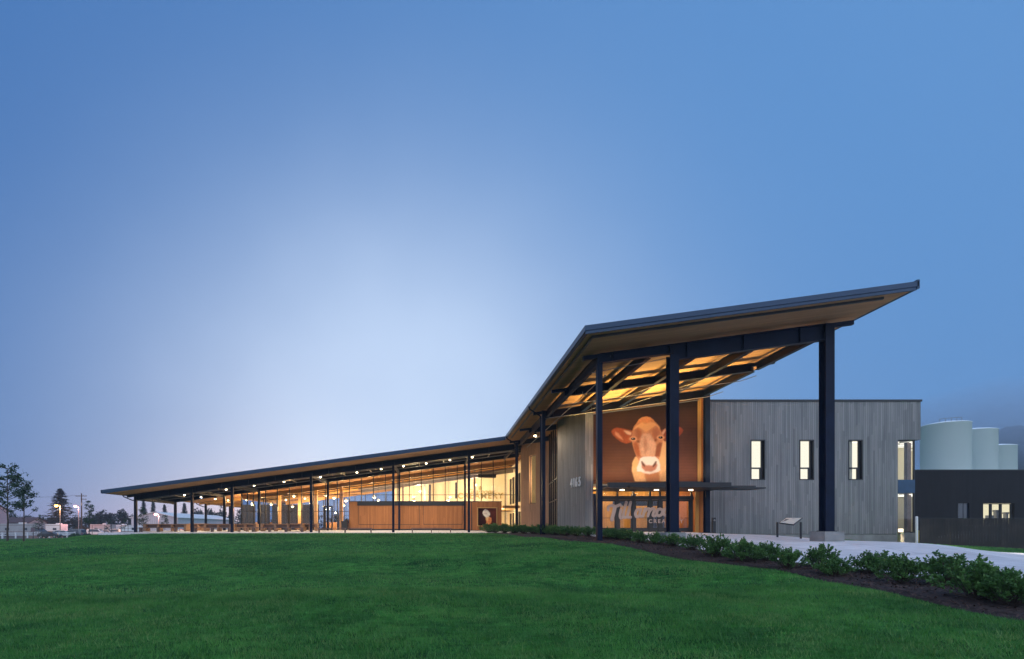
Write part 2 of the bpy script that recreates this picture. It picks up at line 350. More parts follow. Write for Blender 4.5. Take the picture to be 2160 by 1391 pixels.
# lawn material
def lawn_material():
    m, t = mat('lawn_grass')
    o = nd(t, 'ShaderNodeOutputMaterial'); b = nd(t, 'ShaderNodeBsdfPrincipled'); t.links.new(b.outputs[0], o.inputs[0])
    b.inputs['Roughness'].default_value = .9; b.inputs['Specular IOR Level'].default_value = .1
    tc = nd(t, 'ShaderNodeTexCoord')
    def noise(s, d, st=(1, 1, 1)):
        mp = nd(t, 'ShaderNodeMapping'); mp.inputs['Scale'].default_value = st; t.links.new(tc.outputs['Object'], mp.inputs['Vector'])
        n = nd(t, 'ShaderNodeTexNoise'); n.inputs['Scale'].default_value = s; n.inputs['Detail'].default_value = d; t.links.new(mp.outputs[0], n.inputs['Vector']); return n
    n1 = noise(.45, 6, (.6, 1, 1)); n2 = noise(3.2, 6); n3 = noise(40, 4)
    def ramp(src, a, b_, lo=.35, hi=.65):
        r = nd(t, 'ShaderNodeMapRange'); r.inputs['From Min'].default_value = lo; r.inputs['From Max'].default_value = hi; t.links.new(src, r.inputs['Value'])
        x = nd(t, 'ShaderNodeMix', data_type='RGBA'); x.inputs['A'].default_value = (*a, 1); x.inputs['B'].default_value = (*b_, 1); t.links.new(r.outputs[0], x.inputs['Factor']); return x
    c1 = ramp(n1.outputs['Fac'], (.014, .085, .020), (.048, .19, .036))
    c2 = ramp(n2.outputs['Fac'], (.45, .55, .55), (1.55, 1.4, 1.3))
    c3 = ramp(n3.outputs['Fac'], (.6, .6, .6), (1.4, 1.4, 1.3))
    x = nd(t, 'ShaderNodeMix', data_type='RGBA', blend_type='MULTIPLY'); x.inputs['Factor'].default_value = 1; t.links.new(c1.outputs['Result'], x.inputs['A']); t.links.new(c2.outputs['Result'], x.inputs['B'])
    y = nd(t, 'ShaderNodeMix', data_type='RGBA', blend_type='MULTIPLY'); y.inputs['Factor'].default_value = 1; t.links.new(x.outputs['Result'], y.inputs['A']); t.links.new(c3.outputs['Result'], y.inputs['B'])
    n5 = noise(.9, 7); n6 = noise(6, 3, (.35, 1, 1))
    q5 = nd(t, 'ShaderNodeMapRange'); q5.inputs['From Min'].default_value = .52; q5.inputs['From Max'].default_value = .72; q5.inputs['To Max'].default_value = .55; t.links.new(n5.outputs['Fac'], q5.inputs['Value'])
    z = nd(t, 'ShaderNodeMix', data_type='RGBA'); z.inputs['B'].default_value = (.085, .20, .045, 1); t.links.new(q5.outputs[0], z.inputs['Factor']); t.links.new(y.outputs['Result'], z.inputs['A'])
    c6 = ramp(n6.outputs['Fac'], (.62, .66, .66), (1.3, 1.25, 1.2)); z2 = nd(t, 'ShaderNodeMix', data_type='RGBA', blend_type='MULTIPLY'); z2.inputs['Factor'].default_value = 1; t.links.new(z.outputs['Result'], z2.inputs['A']); t.links.new(c6.outputs['Result'], z2.inputs['B'])
    t.links.new(z2.outputs['Result'], b.inputs['Base Color'])
    bp = nd(t, 'ShaderNodeBump'); bp.inputs['Strength'].default_value = .8; bp.inputs['Distance'].default_value = .06
    n4 = noise(9, 6); ad = nd(t, 'ShaderNodeMath', operation='MULTIPLY_ADD'); ad.inputs[1].default_value = .3; t.links.new(n3.outputs['Fac'], ad.inputs[0]); t.links.new(n4.outputs['Fac'], ad.inputs[2])
    t.links.new(ad.outputs[0], bp.inputs['Height']); t.links.new(bp.outputs[0], b.inputs['Normal'])
    return m
M['lawn'] = lawn_material()
M['mulch'] = plain('bark_mulch', (.036, .020, .018), .95, 0, .55, 14, .9, bscale=30)
M['asphalt'] = plain('asphalt', (.06, .06, .065), .8, 0, .2, 1, .1)

def grid_mesh(name, xs, ys, zf, m):
    XX, YY = np.meshgrid(xs, ys); ZZ = zf(XX, YY)
    nx, ny = len(xs), len(ys)
    v = np.stack([XX, YY, ZZ], -1).reshape(-1, 3)
    i = np.arange((ny - 1) * (nx - 1)); r = i // (nx - 1); c = i % (nx - 1); a = r * nx + c
    f = np.stack([a, a + 1, a + nx + 1, a + nx], -1)
    me = bpy.data.meshes.new(name); me.from_pydata(v.tolist(), [], f.tolist()); me.materials.append(m)
    me.polygons.foreach_set('use_smooth', [True] * len(f)); me.update()
    o = bpy.data.objects.new(name, me); C.objects.link(o); return o
xs = np.unique(np.concatenate([np.linspace(-425, -120, 14), np.linspace(-120, -45, 20), np.arange(-45, 45.1, .5), np.linspace(45, 130, 22), np.linspace(130, 425, 14)]))
ys = np.unique(np.concatenate([np.linspace(-60, 0, 10), np.arange(0, 60.1, .5), np.linspace(60, 160, 25), np.linspace(160, 425, 16)]))
lawn = grid_mesh('lawn', xs, ys, gz, M['lawn']); tag(lawn, kind='structure')

def ribbon(name, A, B, off, m, n=70, k=10):
    """a strip of ground between two border lines, laid on the terrain, with a skirt"""
    def res(Pl):
        Pl = np.array(Pl, float); d = np.r_[0, np.cumsum(np.hypot(*np.diff(Pl, axis=0).T))]; t = np.linspace(0, d[-1], n)
        x_ = np.interp(t, d, Pl[:, 0]); y_ = np.interp(t, d, Pl[:, 1])
        for _ in range(4):
            x_[1:-1] = (x_[:-2] + 2 * x_[1:-1] + x_[2:]) / 4; y_[1:-1] = (y_[:-2] + 2 * y_[1:-1] + y_[2:]) / 4
        return np.stack([x_, y_], -1)
    a = res(A); b = res(B); s = np.linspace(0, 1, k)[None, :, None]
    G = a[:, None] * (1 - s) + b[:, None] * s
    zz = gz(G[..., 0], G[..., 1]) + off
    zz[:, 0] -= .06 + off * 0; zz[:, -1] -= .06
    if off > .035: pass
    v = np.concatenate([G, zz[..., None]], -1).reshape(-1, 3)
    f = [(i * k + j, i * k + j + 1, (i + 1) * k + j + 1, (i + 1) * k + j) for i in range(n - 1) for j in range(k - 1)]
    me = bpy.data.meshes.new(name); me.from_pydata(v.tolist(), [], f); me.materials.append(m)
    # faces up
    me.update(); 
    if me.polygons[0].normal.z < 0: me.flip_normals()
    o = bpy.data.objects.new(name, me); C.objects.link(o); tag(o, kind='structure'); return o
BA = [(8.2, 3.0), (8.4, 5.5), (8.7, 8), (9.1, 10.6), (9.1, 13), (8.6, 15.8), (7.8, 18.4), (6.6, 20.6), (6.1, 24), (5.6, 30), (5.0, 36), (4.2, 43.6)]
BB = [(15, 5), (13.6, 7.4), (12.3, 10), (11.4, 12.3), (10.9, 14.5), (10.7, 17), (10.6, 20), (10.2, 23), (9.4, 27), (8.9, 31), (8.3, 37), (7.4, 43.6)]
ribbon('mulch_bed', BA, BB, .045, M['mulch'], 120, 14)
BC = [(44, 6), (38, 12), (34, 17), (34.5, 21.5), (32.6, 24.6), (30.6, 28.2), (28.6, 31.0), (25, 32.6), (21.5, 33.4), (19, 34.2), (17, 34.4), (14, 34.4)]
BB2 = [(x + .12, y) for x, y in BB[:-2]] + [(8.75, 34.5), (8.7, 36)]
ribbon('concrete_path', BB2, BC, .05, M['slab'], 120, 30)
# patio under the long roof, falling slightly to the lawn
def pz(y): return 1.17 + .021 * (min(y, 56) - 44.5)
pm = MB()
py_ = [44.3, 47, 50, 53, 56, 79]
for a, b in zip(py_[:-1], py_[1:]):
    pm.hexa([(-31.2, a, .6), (10.2 if b > 46 else 7.3, a, .6), (10.2 if b > 46 else 7.3, b, .6), (-31.2, b, .6), (-31.2, a, pz(a)), (10.2 if b > 46 else 7.3, a, pz(a)), (10.2 if b > 46 else 7.3, b, pz(b)), (-31.2, b, pz(b))])
tag(pm.build('patio', M['slab']), kind='structure')
# parking lot far left
lot = grid_mesh('parking_lot', np.linspace(-150, -20, 40), np.linspace(82, 136, 16), lambda x, y: gz(x, y) + .03, M['asphalt']); tag(lot, kind='structure')

# ------------------------------------------------------------------ grass blades (stuff)
def point_in_bed(x, y):   # right of border A ?
    a = np.array(BA); xa = np.interp(y, a[:, 1], a[:, 0]); return x > xa - .02
def grass():
    rs = np.random.RandomState(3)
    V = []; MI = []
    def batch(n, y0, y1, wdt, hgt, verge=False):
        # uniform over the visible trapezoid
        yy = np.sqrt(rs.uniform(y0 ** 2, y1 ** 2, n)); xx = rs.uniform(-1.0, 1.3, n) * yy
        if verge:
            xx = rs.uniform(18.6, 46, n); yy = rs.uniform(y0, y1, n); pc = np.array(BC)[::-1]; o_ = np.argsort(pc[:, 0]); ok_ = yy > np.interp(xx, pc[o_, 0], pc[o_, 1]) + .15; xx = xx[ok_]; yy = yy[ok_]
        ok = np.ones(len(xx), bool) if verge else (~point_in_bed(xx, yy)) & (xx > -44) & ~((yy > 44) & (xx > -31.5) & (xx < 11))
        xx = xx[ok]; yy = yy[ok]; k = len(xx)
        zz = gz(xx, yy)
        ang = rs.uniform(0, 2 * np.pi, k); lean = rs.uniform(.0, .8, k); la = rs.uniform(0, 2 * np.pi, k)
        f1 = np.sin(xx * 2.1 + np.sin(yy * 1.3) * 2) * np.sin(yy * 2.7 + np.sin(xx * .9) * 2); f2 = np.sin(xx * 7.3 + 2 * np.sin(yy * 5.1)) * np.sin(yy * 8.7 + 2 * np.sin(xx * 4.4)); f3 = np.sin(xx * .7 + 1.5 * np.sin(yy * .5)) * np.sin(yy * .9 + 1.5 * np.sin(xx * .4))
        f4 = np.sin(xx * 17.3 + 2 * np.sin(yy * 13.1)) * np.sin(yy * 19.7 + 2 * np.sin(xx * 11.4))
        cl = .88 + .10 * f1 + .22 * f2 + .22 * f4 + .08 * f3
        la = la * .8 + 1.5 * np.sin(xx * 5.7 + np.sin(yy * 6.2) * 1.5) + f2; lean = np.clip(lean * .8 + .2 + .2 * f4, 0, 1.1)
        h = hgt * rs.uniform(.5, 1.25, k) * cl; h *= np.where(rs.rand(k) < .006, 2.2, 1)
        wv = wdt * rs.uniform(.6, 1.3, k)
        dx = np.cos(ang) * wv; dy = np.sin(ang) * wv
        p0 = np.stack([xx - dx, yy - dy, zz - .01], -1); p1 = np.stack([xx + dx, yy + dy, zz - .01], -1)
        p2 = np.stack([xx + np.cos(la) * lean * h, yy + np.sin(la) * lean * h, zz + h * np.sqrt(1 - .5 * lean ** 2)], -1)
        w3 = np.sin(xx * .9 + 2.1 * np.sin(yy * .63) + .8 * np.sin(xx * 2.3)) * np.sin(yy * 1.15 + 1.9 * np.sin(xx * .57) + .7 * np.sin(yy * 3.1)); w4 = np.sin(xx * 3.9 + 2 * np.sin(yy * 2.9)) * np.sin(yy * 4.6 + 2 * np.sin(xx * 3.3))
        pr = np.clip(.10 + .30 * w3 + .22 * w4, .03, .62); MI.append((rs.rand(k) < pr).astype(np.int32) + ((rs.rand(k) < np.clip(-.05 - .35 * w3 + .15 * w4, 0, .4)) * 2).astype(np.int32))
        V.append(np.stack([p0, p1, p2], 1).reshape(-1, 3))
    batch(230000, 5.0, 11, .0045, .068)
    batch(170000, 9, 20, .008, .068)
    batch(110000, 17, 45, .02, .07)
    batch(26000, 24, 34.2, .014, .07, True)
    v = np.concatenate(V); n = len(v) // 3
    me = bpy.data.meshes.new('grass'); me.vertices.add(len(v)); me.vertices.foreach_set('co', v.astype(np.float32).ravel())
    me.loops.add(n * 3); me.loops.foreach_set('vertex_index', np.arange(n * 3, dtype=np.int32))
    me.polygons.add(n); me.polygons.foreach_set('loop_start', np.arange(0, n * 3, 3, dtype=np.int32))
    me.update(calc_edges=True); me.materials.append(leafmat('grass_blade', (.014, .10, .020), (.135, .40, .075), .5, .25, .55))
    me.materials.append(leafmat('grass_blade_pale', (.11, .23, .055), (.24, .40, .12), .5, .25, .8)); me.materials.append(leafmat('grass_blade_deep', (.008, .07, .022), (.03, .17, .045), .5, .2, .8))
    mi = np.concatenate(MI); me.polygons.foreach_set('material_index', np.minimum(mi, 2))
    o = bpy.data.objects.new('grass', me); C.objects.link(o); tag(o, kind='stuff')
grass()
def chips():
    rs = np.random.RandomState(5); V = []; Fc = []
    n = 14000; k = 0
    a = np.array(BA); b = np.array(BB)
    yy = rs.uniform(4, 26, n); xa = np.interp(yy, a[:, 1], a[:, 0]); xb = np.interp(yy, b[:, 1], b[:, 0]); xx = xa + (xb - xa) * rs.uniform(-.01, .97, n)
    zz = gz(xx, yy) + .05
    ang = rs.uniform(0, 6.28, n); L = rs.uniform(.015, .05, n); W = rs.uniform(.005, .014, n); t1 = rs.uniform(-.5, .5, n) * L
    c, s = np.cos(ang), np.sin(ang)
    q = [(-L, -W, -t1), (L, -W, t1), (L, W, t1), (-L, W, -t1)]
    v = np.stack([np.stack([xx + c * l - s * w_, yy + s * l + c * w_, zz + t_ + .008], -1) for l, w_, t_ in q], 1).reshape(-1, 3)
    me = bpy.data.meshes.new('mulch_chips'); me.from_pydata(v.tolist(), [], [(4 * i, 4 * i + 1, 4 * i + 2, 4 * i + 3) for i in range(n)])
    me.materials.append(leafmat('bark_chip', (.03, .017, .015), (.13, .075, .06), .9, 0, 3)); o = bpy.data.objects.new('mulch_chips', me); C.objects.link(o); tag(o, kind='stuff')
chips()

# ------------------------------------------------------------------ shrubs
def shrub_proto(seed, nst=84, leaves=48):
    rs = random.Random(seed)
    root = local('shrub')
    st = MB(); lf = MB()
    tips = []
    for i in range(nst):
        a = rs.uniform(0, 2 * math.pi); el = rs.betavariate(1.5, 1.6) * 1.25
        L = rs.uniform(.78, 1.06) * (.95 + .12 * math.cos(a * 2 + seed)) * (1.0 if rs.random() > .12 else 1.07)
        d = Vector((math.cos(a) * math.sin(el), math.sin(a) * math.sin(el), math.cos(el) * .92))
        base = Vector((rs.uniform(-.06, .06), rs.uniform(-.06, .06), 0))
        mid = base + Vector((d.x * .5, d.y * .5, d.z * .35)) * L; tip = base + d * L * Vector((1, 1, 1)).length / 1.732
        st.tube(base, mid, .012, .008, 5, cap=False); st.tube(mid, tip, .008, .003, 4, cap=False)
        tips.append((mid, tip, d))
        # twigs
        for q in range(3):
            t = rs.uniform(.25, .9); p = mid.lerp(tip, t); dd = (d + Vector((rs.uniform(-.9, .9), rs.uniform(-.9, .9), rs.uniform(.0, .8)))).normalized()
            e = p + dd * rs.uniform(.10, .2); st.tube(p, e, .004, .002, 3, cap=False); tips.append((p, e, dd))
    for (m_, tp, d) in tips:
        for j in range(leaves // 2 if (tp - m_).length > .25 else leaves // 4 + 2):
            t = 1 - rs.random() ** 1.6; p = m_.lerp(tp, t)
            out = Vector((rs.gauss(0, 1), rs.gauss(0, 1), rs.gauss(.25, .8))).normalized()
            dr = (d * .8 + out * .9).normalized(); s = rs.uniform(.05, .10)
            sd = dr.cross(Vector((rs.uniform(-1, 1), rs.uniform(-1, 1), 1))).normalized() * s * .30
            up = sd.cross(dr).normalized() * s * .08
            lf.add([p, p + dr * s * .45 + sd + up, p + dr * s, p + dr * s * .45 - sd + up], [(0, 1, 2, 3)])
    st.build('branches', M['bark'], root); lf.build('foliage', M['leaf'], root)
    return root
protos = [shrub_proto(11), shrub_proto(23), shrub_proto(37), shrub_proto(41)]
used = [False] * 4
ORD = ['first', 'second', 'third', 'fourth', 'fifth', 'sixth', 'seventh', 'eighth', 'ninth', 'tenth', 'eleventh', 'twelfth', 'thirteenth', 'fourteenth', 'fifteenth']
near = [(2148, 1286, 1205), (2076, 1272, 1180), (2004, 1240, 1172), (1910, 1236, 1172), (1846, 1216, 1167), (1771, 1222, 1178), (1739, 1201, 1152),
        (1668, 1204, 1160), (1626, 1187, 1147), (1573, 1189, 1138), (1518, 1179, 1132), (1464, 1164, 1130), (1424, 1156, 1127), (1385, 1151, 1124), (1350, 1148, 1122)]
far = [1328, 1300, 1283, 1240, 1217, 1194, 1171, 1149, 1127, 1105, 1084, 1064, 1045, 1032]
SG = 'evergreen shrubs planted in the mulch bed'
i = 0
def place_shrub(loc, h, wd, label, i):
    k = i % 4
    s = h / 1.0
    if used[k]: o = dup(protos[k])
    else: o = protos[k]; used[k] = True
    o.location = loc; o.rotation_euler = (0, 0, i * 2.1); o.scale = (wd, wd, s); o['label'] = label; o['category'] = 'shrub'; o['group'] = SG
for q, (x, yb, yt) in enumerate(near):
    a = hit(x, yb); h = (yb - yt) / F * a[1] + .03; wd = h * rnd.uniform(.84, 1.08)
    place_shrub((a[0], a[1] + .1, a[2] + .03), h * .97, wd, f'leafy green shrub beside the pale path, {ORD[q]} in its row from the right edge', i); i += 1
for q, x in enumerate(far):
    if x > 1270: Y = {1328: 23.3, 1300: 24.0, 1283: 24.6}[x]; h = 24 / F * Y
    else: Y = 12.9 / ((x - 925) / F + .17); h = 22 / F * Y * (1 if Y < 35 else .9)
    xx = X(x, Y); wh = 'in front of the entrance doors' if x > 1270 else 'at the foot of the timber walls'
    nn = ORD[q] if x > 1270 else ORD[q - 3]
    place_shrub((xx, Y, g(xx, Y) + .03), h, h * 1.35, (f'small dark shrub before the entrance doors, {ORD[q]} from the right' if x > 1270 else f'small dark shrub under the board walls, {ORD[q-3]} leftwards from the slim corner column'), i); i += 1
# ------------------------------------------------------------------ visitor building: one big sloping roof on steel columns
def rt(x): return 9.93 + .133 * (x - 6.1)       # roof top
def rs_(x): return rt(x) - .26                   # soffit
VB = empty('visitor_centre', (-5, 50, 1.2), 'long timber and glass visitor building under one rising blue metal roof', 'building')
RX0, RX1, PX0, PY0, WY0, RY1 = -30.6, 19.75, 6.1, 20.0, 44.0, 79.0
roof = MB()
roof.sbox(PX0, RX1, PY0, WY0 + .001, lambda x: rs_(x) + .03, rt)
roof.sbox(RX0, RX1, WY0 + .002, RY1, lambda x: rs_(x) + .03, rt)
ro = roof.build('roof', M['roofmetal'], VB)
# soffit boards: porch, wing overhang and interior are timber, the patio bays are dark
sf = MB(); sf.sbox(PX0 + .12, RX1 - .12, PY0 + .12, 46.8, rs_, lambda x: rs_(x) + .028); sf.sbox(RX0 + .12, PX0 + .11, WY0 + .12, 46.8, rs_, lambda x: rs_(x) + .028)
sf.sbox(RX0 + .12, RX1 - .12, 56.02, RY1 - .1, rs_, lambda x: rs_(x) + .028)
sf.build('soffit', M['soffit'], ro)
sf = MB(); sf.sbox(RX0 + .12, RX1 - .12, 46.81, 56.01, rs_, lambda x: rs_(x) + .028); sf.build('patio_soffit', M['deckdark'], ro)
# fascia: upper and lower step
fa = MB()
def lo(a): return lambda x: rt(x) - a
fa.sbox(PX0 - .06, RX1 + .06, PY0 - .06, PY0, lo(.16), lo(-.05)); fa.sbox(PX0 - .02, RX1 + .02, PY0 - .025, PY0 + .05, lo(.29), lo(.165))
fa.sbox(RX0 - .06, PX0 - .06, WY0 - .06, WY0, lo(.16), lo(-.05)); fa.sbox(RX0 - .02, PX0 - .02, WY0 - .025, WY0 + .05, lo(.29), lo(.165))
fa.box(PX0 - .06, PX0, PY0, WY0, rt(PX0) - .20, rt(PX0) + .04); fa.box(RX0 - .10, RX0, WY0 - .06, RY1, rt(RX0) - .26, rt(RX0) + .04)
fa.box(RX1, RX1 + .10, PY0 - .06, RY1, rt(RX1) - .24, rt(RX1) + .12)
fa.build('fascia', M['roofmetal'], ro)
# inset channel under the soffit edge
ch = MB(); q = .35
ch.sbox(PX0 + q, RX1 - 1.0, PY0 + q, PY0 + q + .09, lambda x: rs_(x) - .10, lambda x: rs_(x) - .003)
ch.sbox(PX0 + q, PX0 + q + .09, PY0 + q + .1, 43.0, lambda x: rs_(x) - .10, lambda x: rs_(x) - .003)
ch.build('edge_channel', M['darkmetal'], ro)

# --- columns (wide flange sections) -----------------------------------
def wf(x, y, s, z0, z1, t=.035, name='column'):
    m = MB(); h = s / 2
    m.box(x - h, x + h, y - h, y - h + t, z0, z1); m.box(x - h, x + h, y + h - t, y + h, z0, z1); m.box(x - t / 2, x + t / 2, y - h + t, y + h - t, z0, z1)
    m.box(x - h - .05, x + h + .05, y - h - .05, y + h + .05, z0, z0 + .03)
    return m.build(name, M['steel'], VB)
def sq(x, y, s, z0, z1, name='column'):
    m = MB(); m.box(x - s / 2, x + s / 2, y - s / 2, y + s / 2, z0, z1); m.box(x - s / 2 - .05, x + s / 2 + .05, y - s / 2 - .05, y + s / 2 + .05, z0, z0 + .03)
    return m.build(name, M['steel'], VB)
bt = lambda x: rs_(x) - .22                     # top of the cross beams
def cbeam(y, x0, x1, d, cant=.75, d2=.18, name='cross_beam', w=.14, fl=.30, dk='steel', gap=.22):
    bt = lambda x: rs_(x) - gap
    """I beam following the roof, shallow cantilever stubs"""
    m = MB(); xa, xb = x0, x1
    m.sbox(xa, xb, y - .02, y + .02, lambda x: bt(x) - d + .03, lambda x: bt(x) - .03)
    m.sbox(xa, xb, y - w, y + w, lambda x: bt(x) - d, lambda x: bt(x) - d + .03); m.sbox(xa, xb, y - w, y + w, lambda x: bt(x) - .03, bt)
    if cant:
        m.sbox(xa - cant, xa, y - .09, y + .09, lambda x: bt(x) - d2, bt)
    k = xa + .6
    while k < xb:
        m.sbox(k, k + .02, y - w + .01, y + w - .01, lambda x: bt(x) - d + .031, lambda x: bt(x) - .031); k += 2.6
    return m.build(name, M[dk], VB)
CX1, CX2, CX3 = 7.41, 10.79, 17.9
BY = [22.3, 27.65, 33.0, 38.5, 43.9]
sq(CX1, 22.3, .23, g(CX1, 22.3) - .1, bt(CX1) - .01)
z2 = 1.42
wf(CX2, 22.3, .41, z2, bt(CX2) - .5); wf(CX3, 22.3, .41, 1.46, bt(CX3) - .03)
sq(CX1 - .25, 33.0, .23, g(7, 33) - .1, bt(CX1)); sq(CX1 - .25, 44.3, .23, 1.1, bt(CX1))
wf(18.3, 33.0, .31, 1.3, bt(18.3))
# plinths
for (x, y, z) in ((CX2, 22.3, z2), (CX3, 22.3, 1.46)):
    m = MB(); m.box(x - .56, x + .32, y - .60, y + .30, .4, z - .03); m.box(x - .54, x + .30, y - .58, y + .28, z - .03, z); m.build('plinth', M['concrete'], VB)
m = cbeam(22.3, CX1, CX2, .42); cbeam(22.3, CX2 + .01, CX3, .74, 0); 
mm = MB(); mm.sbox(CX3 + .02, 19.1, 22.22, 22.38, lambda x: bt(x) - .2, bt); mm.build('beam_stub', M['steel'], VB)
cbeam(27.65, CX1 - .2, CX3, .45); mm = MB(); mm.sbox(CX3, 19.2, 27.57, 27.73, lambda x: bt(x) - .18, bt); mm.build('beam_stub', M['steel'], VB)
cbeam(33.0, CX1 - .2, CX3 + .2, .5); cbeam(38.5, CX1 - .2, 9.4, .42)
cbeam(43.9, CX1 - .2, 10, .42)
# girders running back
for gx in (CX1, 9.75, 12.35, 15.2, 18.1):
    m = MB(); zt = bt(gx) - .02
    for a, b in ((22.46, 27.49), (27.81, 32.84)) + (((33.16, 38.3), (38.7, 43.7)) if gx == CX1 else ()):
        m.box(gx - .02, gx + .02, a, b, zt - .40, zt - .03); m.box(gx - .11, gx + .11, a, b, zt - .43, zt - .40); m.box(gx - .11, gx + .11, a, b, zt - .03, zt)
    m.build('girder', M['steel'], VB)
# sprinkler pipes and tie rods under the porch roof
M['pipe'] = plain('galvanised_pipe', (.30, .29, .29), .4, .6, .1, 3)
pp = MB(); pp.tube((8.05, 23.2, rs_(8.05) - .95), (8.05, 44, rs_(8.05) - .95), .022); 
for y in (28.3, 31.6): pp.tube((7.2, y, rs_(7.2) - 1.0), (17.6, y, rs_(17.6) - 1.0), .02); pp.tube((17.6, y, rs_(17.6) - 1.0), (18.6, y, rs_(18.6) - .8), .02)
for y in (24, 27, 30): pp.tube((8.05, y, rs_(8) - .95), (8.05, y, rs_(8) - .7), .015)
pp.build('sprinkler_pipe', M['pipe'], VB)
rd = MB()
for (a, b) in (((12.35, 27.9), (9.75, 32.7)), ((15.2, 27.9), (12.35, 32.7)), ((CX2, 22.6), (CX1, 23.4))):
    rd = MB(); rd.tube((*a, bt(a[0]) - .5), (*b, bt(b[0]) - .5), .018); rd.build('tie_rod', M['pipe'], VB)

# --- wing frames ---------------------------------------------------------
WX = [-29.5, -24.0, -20.1, -12.4, -4.4, 2.96]
for wx in WX:
    sq(wx, 47.1, .225, pz(47.1) - .2, bt(wx)); sq(wx, 54.2, .225, pz(54.2) - .2, bt(wx))
for wx in (-29.5, -24.0): sq(wx, 61.3, .225, 1.2, bt(wx)); sq(wx, 68.4, .225, 1.2, bt(wx))
for y, d, nm in ((47.1, .55, 'front_beam'), (54.2, .40, 'cross_beam'), (61.3, .40, 'cross_beam'), (68.4, .4, 'cross_beam')):
    cbeam(y, WX[0], CX1 if y < 50 else 9.0, d, .8, .2, nm, dk='steel' if y < 60 else 'glulam', gap=.03)
pl = []
for y in (48.9, 50.7, 52.5):
    m = MB(); m.sbox(WX[0] - .6, 9.4, y - .045, y + .045, lambda x: rs_(x) - .20, lambda x: rs_(x) - .01); m.build('purlin', M['darkmetal'], VB)
rd = MB(); M['bronze'] = plain('bronze_steel', (.22, .19, .17), .5, .3, .1, 3)
for i, wx in enumerate(WX + [7.3]):
    zt = rs_(wx) - .62
    rd2 = MB(); rd2.box(wx - .08, wx + .08, 47.3, 54.0, zt, zt + .03); rd2.box(wx - .015, wx + .015, 47.3, 54.0, zt + .03, zt + .37); rd2.build('tie_beam', M['steel'], VB)
for a, b in zip(WX[:-1], WX[1:]):
    for t in ((.33, .67) if b - a > 6 else (.5,)):
        x = a + (b - a) * t; rd = MB(); rd.tube((x, 47.4, rs_(x) - .4), (x, 51.2, rs_(x) - .4), .035, n=6); rd.build('brace_pipe', M['bronze'], VB)
for x in (5.2,): rd = MB(); rd.tube((x, 47.4, rs_(x) - .4), (x, 51.2, rs_(x) - .4), .035, n=6); rd.build('brace_pipe', M['bronze'], VB)
for y in (47.6, 49.8):
    m = MB(); m.sbox(WX[0], 7.2, y - .03, y + .03, lambda x: rs_(x) - .62, lambda x: rs_(x) - .56); m.build('conduit', M['pipe'], VB)

# gutters and downpipes
gp = MB(); zt = rt(PX0) - .1
for y in (43.6, 33.0):
    gp = MB(); gp.path([(PX0 - .1, y - .9, zt - .12), (PX0 - .02, y - .8, zt - .3), (PX0 + .75, y - .35, zt - .62), (PX0 + .82, y - .30, zt - .8), (PX0 + .82, y - .3, g(7, y))], .055, 8); gp.build('downpipe', M['steel'], VB)
gp = MB(); z_ = rt(RX0)
for y in (47.1, 54.2, 61.3):
    gp = MB(); gp.path([(RX0, y - .3, z_ - .2), (RX0 + .1, y - .25, z_ - .38), (-29.75, y - .15, z_ - .72), (-29.6, y + .0, z_ - .72)], .05, 8); gp.build('gutter_pipe', M['steel'], VB)

# --- timber walls of the porch side -----------------------------------------
def pwall(name, a, b, th, z0, holes, m, ztop=None):
    """wall in plan from a to b; holes in (s0,s1,z0,z1); top follows the soffit"""
    a = Vector(a).to_2d() if len(a) > 2 else Vector(a); b = Vector(b); d = (b - a); L = d.length; d /= L; n = Vector((d.y, -d.x)) * -1
    mb = MB(); zt = (lambda x: rs_(x) - .02) if ztop is None else (lambda x: ztop)
    def blk(s0, s1, za, zb):   # zb None = to roof
        p = [a + d * s0, a + d * s1]; q = [v + n * th for v in p]
        zs = lambda v: zt(v.x) if zb is None else zb
        mb.hexa([(p[0].x, p[0].y, za), (p[1].x, p[1].y, za), (q[1].x, q[1].y, za), (q[0].x, q[0].y, za), (p[0].x, p[0].y, zs(p[0])), (p[1].x, p[1].y, zs(p[1])), (q[1].x, q[1].y, zs(q[1])), (q[0].x, q[0].y, zs(q[0]))])
    cut = sorted({0, L} | {h[0] for h in holes} | {h[1] for h in holes})
    for s0, s1 in zip(cut[:-1], cut[1:]):
        hs = [h for h in holes if h[0] < (s0 + s1) / 2 < h[1]]
        if hs: blk(s0, s1, z0, hs[0][2]); blk(s0, s1, hs[0][3], None)
        else: blk(s0, s1, z0, None)
    return mb.build(name, m, VB), (a, d, n)
